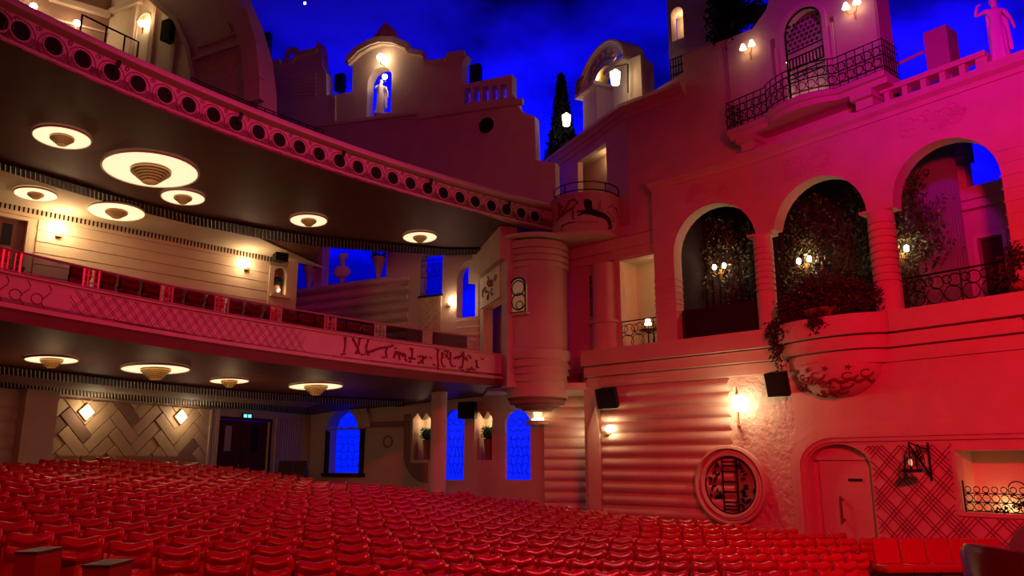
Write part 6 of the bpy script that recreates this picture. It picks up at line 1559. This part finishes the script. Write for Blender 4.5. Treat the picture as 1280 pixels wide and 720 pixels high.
def ordn(n): return '%d%s' % (n, 'th' if 10 <= n % 100 <= 20 else {1: 'st', 2: 'nd', 3: 'rd'}.get(n % 10, 'th'))
proto = seat_meshes()
def copy_tree(o, loc, rz):
    r = o.copy(); C.objects.link(r); r.location = loc; r.rotation_euler = (0, 0, rz)
    for ch in list(o.children): c_ = ch.copy(); C.objects.link(c_); c_.parent = r
    return r
rnd = random.Random(31)
GROUPL = 'red theatre seats of the stalls'
N_IND = 300
protoch = list(proto.children)
for i, (dep, k_, a, p) in enumerate(cand[:N_IND]):
    rz = ANG+a*.004
    fz = floor_z(p.x, p.y)
    t = proto if i == 0 else copy_tree(proto, (0, 0, 0), 0)
    t.location = (p.x, p.y, fz); t.rotation_euler = (0, 0, rz)
    t['label'] = 'red padded theatre seat, %s visible row from the front, %s seat from its left end' % (ordn(order[k_]), ordn(idx[(k_, a)]))
    t['category'] = 'seat'; t['group'] = GROUPL
# the distant seats as one
vs = []; fs = []; mi = []
tmpl = []
for ch in protoch:
    me = ch.data; tmpl.append(([tuple(v.co) for v in me.vertices], [tuple(p.vertices) for p in me.polygons], 1 if ch.name.startswith('armrest') else 0))
for dep, k_, a, p in cand[N_IND:]:
    rz = ANG+a*.004; c_, s_ = math.cos(rz), math.sin(rz); fz = floor_z(p.x, p.y)
    for tv, tf, m_ in tmpl:
        b0 = len(vs); vs += [(p.x+x*c_-y*s_, p.y+x*s_+y*c_, fz+z) for x, y, z in tv]; fs += [tuple(i+b0 for i in f) for f in tf]; mi += [m_]*len(tf)
me = bpy.data.meshes.new('distant_theatre_seats'); me.from_pydata(vs, [], fs); me.materials.append(leather); me.materials.append(leather2)
me.polygons.foreach_set('material_index', mi); me.polygons.foreach_set('use_smooth', [True]*len(fs)); me.update()
o = bpy.data.objects.new('distant_theatre_seats', me); C.objects.link(o); o['kind'] = 'stuff'; o['label'] = 'the many small far rows of red seats filling the rear of the stalls'; o['category'] = 'seats'
print('SEATS', len(cand))
# flat-backed seats at the end by the lattice wall
first = None
for i, u in enumerate((1107, 1140, 1172, 1203, 1235)):
    p = at_y(u, 673, 17.6+i*.12); t = thing('flat_backed_seat', (p.x, p.y, p.z-.92), 'smooth flat-backed red seat before the lattice wall, %s of five counted from the door side' % ['first', 'second', 'third', 'fourth', 'last'][i], 'seat', 'flat-backed red seats by the lattice wall')
    t.rotation_euler = (0, 0, .05)
    if first is None:
        M_ = MB(); prf = [(-.06, .42), (-.03, .5), (0, .86), (.02, .91), (.07, .92), (.1, .86), (.08, .4)]; vs = []; fs = []; m = len(prf)
        for x in (-.272, -.255, 0, .255, .272):
            k = .02 if abs(x) > .27 else 0
            for y, z in prf: vs.append((x, y+(k if y < .03 else -k), z-(k if z > .8 else 0)))
        for q in range(4):
            for j in range(m): fs.append((q*m+j, q*m+(j+1) % m, (q+1)*m+(j+1) % m, (q+1)*m+j))
        fs += [tuple(range(m)), tuple(4*m+j for j in range(m-1, -1, -1))]
        b_ = M_.add(vs, fs).build('backrest', leather, smooth=True); c_ = MB(); vs = []; fs = []
        prf = [(-.50, .28), (-.53, .33), (-.52, .40), (-.46, .43), (-.04, .41), (-.04, .26)]; m = len(prf)
        for x in (-.285, -.26, 0, .26, .285):
            k = .025 if abs(x) > .28 else 0
            for y, z in prf: vs.append((x, y+(k if y < -.3 else 0), z-(k if z > .38 else 0)))
        for q in range(4):
            for j in range(m): fs.append((q*m+j, q*m+(j+1) % m, (q+1)*m+(j+1) % m, (q+1)*m+j))
        fs += [tuple(range(m)), tuple(4*m+j for j in range(m-1, -1, -1))]
        c_ = c_.add(vs, fs).build('seat_cushion', leather, smooth=True); d_ = MB(); d_.box((0, -.2, .14), (.4, .3, .28)); d_ = d_.build('base', leather2)
        first = (b_, c_, d_)
        for q in first: q.parent = t
    else:
        for q in first: n_ = q.copy(); C.objects.link(n_); n_.parent = t
# aisle-end panels beside the near seats
def end_panel(u0, u1, v0, v1, y, lab):
    p = at_y((u0+u1)/2, v0, y); fz = floor_z(p.x, p.y); t = thing('aisle_end_panel', (p.x, p.y, fz), lab, 'panel', 'dark end panels of the near rows'); w_ = (u1-u0)/FPX*y; 
    M_ = MB(); M_.box((p.x, p.y, (p.z+fz)/2), (w_, .5, p.z-fz)); M_.build('board', leather2, t); M_ = MB(); M_.box((p.x, p.y, p.z+.015), (w_+.02, .52, .03)); M_.build('cap', woodd, t)
end_panel(37, 62, 690, 720, 9.0, 'dark red end panel standing between the two nearest seats at lower left'); end_panel(120, 151, 706, 720, 8.6, 'second dark red end panel, cut by the bottom of the photo')
# tan padded bench and two dark chairs at the back wall
for i, (u0, u1) in enumerate(((72, 100), (101, 142), (143, 190), (191, 246))):
    a, b_ = RR.px(u0, 572, .45)[0], RR.px(u1, 572, .45)[0]; z_ = RR.px(160, 570, .45)[1]
    t = thing('padded_bench', RR.pt((a+b_)/2, z_-.9, .45), 'tan padded bench back under the chevron panel, %s from the rear pillar' % ['first', 'second', 'third', 'fourth'][i], 'bench', 'padded benches along the back wall')
    mb = MB(); mb.fbox(RR, a+.02, b_-.02, z_-.5, z_-.04, .3, .45); mb.fbox(RR, a+.05, b_-.05, z_-.04, z_, .32, .43); mb.build('backrest', tan, t) if False else mb.build('backrest', mat('tan_leather', (.38, .2, .09), .5), t)
    mb = MB(); mb.fbox(RR, a+.02, b_-.02, z_-.7, z_-.5, .3, .9); mb.fbox(RR, a+.1, b_-.1, z_-1.0, z_-.7, .35, .8); mb.build('seat', mat('tan_leather', (.38, .2, .09), .5), t)
for i, u in enumerate((356, 374)):
    p = LG.w(400, 590, 1.6); p = at_y(u, 576, 33.0); fz = p.z-.95
    t = thing('dark_chair', (p.x, p.y, fz), 'dark upholstered chair against the rear wall, %s' % ['the one nearer the double door', 'the one nearer the arched blue window'][i], 'chair', 'dark chairs by the rear wall')
    mb = MB(); mb.box((p.x, p.y+.2, p.z-.27), (.56, .1, .54)); mb.build('backrest', woodd, t); mb = MB(); mb.box((p.x, p.y-.05, p.z-.52), (.56, .5, .12)); mb.build('seat', woodd, t)
    for sx in (-.24, .24):
        for sy in (-.25, .2): mb = MB(); mb.box((p.x+sx, p.y+sy, p.z-.77), (.05, .05, .4)); mb.build('leg', iron, t)
# orange-red seats behind the glass rail of the lower balcony
ZM = ZL+.42
t_b = near_t(LOWC, -4, 345, ZL+.95)
for i in range(20):
    if i in (2, 3): t_b = arc_t(LOWC, t_b, .6); continue
    t_ = t_b; t_b = arc_t(LOWC, t_b, .6); q = on_front(LOWC, t_, ZM, LS, -.95); q2 = on_front(LOWC, t_, ZM, LS, 0); dv = (q2-q).normalized()
    t = copy_tree(proto, (q.x, q.y, ZM), math.atan2(dv.y, dv.x)+PI/2); t.name = 'balcony_seat'
    t['label'] = 'red seat behind the glass rail of the lower balcony, %s in view from the left' % ordn(i+1 if i < 2 else i-1); t['category'] = 'seat'; t['group'] = 'balcony seats behind the glass rail'
for ch in []: pass
# dark rounded armchair cut by the lower right corner
p = at_y(1292, 703, 5.2); fz = p.z-.75
t = thing('tub_armchair', (p.x, p.y, fz), 'dark glossy red tub armchair holding a paler cushion at the lower right corner', 'armchair')
mb = MB(); vs = []; fs = []; n = 28
for i in range(n+1):
    g = math.radians(60+250*i/n); h_ = .86-.20*(1-math.sin(math.radians(180*i/n)))
    for r_, z_ in ((.42, .1), (.46, h_-.05), (.43, h_), (.36, h_), (.33, h_-.06), (.33, .1)): vs.append((p.x+.06+r_*math.cos(g), p.y+r_*math.sin(g), fz+z_))
for i in range(n):
    for j in range(6): fs.append((i*6+j, i*6+(j+1) % 6, (i+1)*6+(j+1) % 6, (i+1)*6+j))
fs += [tuple(range(6)), tuple(n*6+j for j in range(5, -1, -1))]
mb.add(vs, fs).build('shell', mat('oxblood_gloss', (.22, .008, .014), .25, spec=.6), t, smooth=True)
mb = MB(); mb.lathe((p.x+.06, p.y, fz), [(.02, .1), (.34, .1), (.34, .42), (.3, .46), (.02, .46)], 20); mb.build('seat', leather2, t, smooth=True)
mb = MB(); mb.sphere((p.x+.09, p.y-.02, fz+.76), .25, 16, 12, (1, .55, 1.0)); mb.build('headrest', mat('dusty_pink_fabric', (.6, .2, .22), .8), t, smooth='all')
mb = MB(); mb.lathe((p.x+.06, p.y, fz), [(.02, -.35), (.3, -.35), (.3, -.3), (.05, -.27), (.05, .12)], 16); mb.build('pedestal', iron, t)
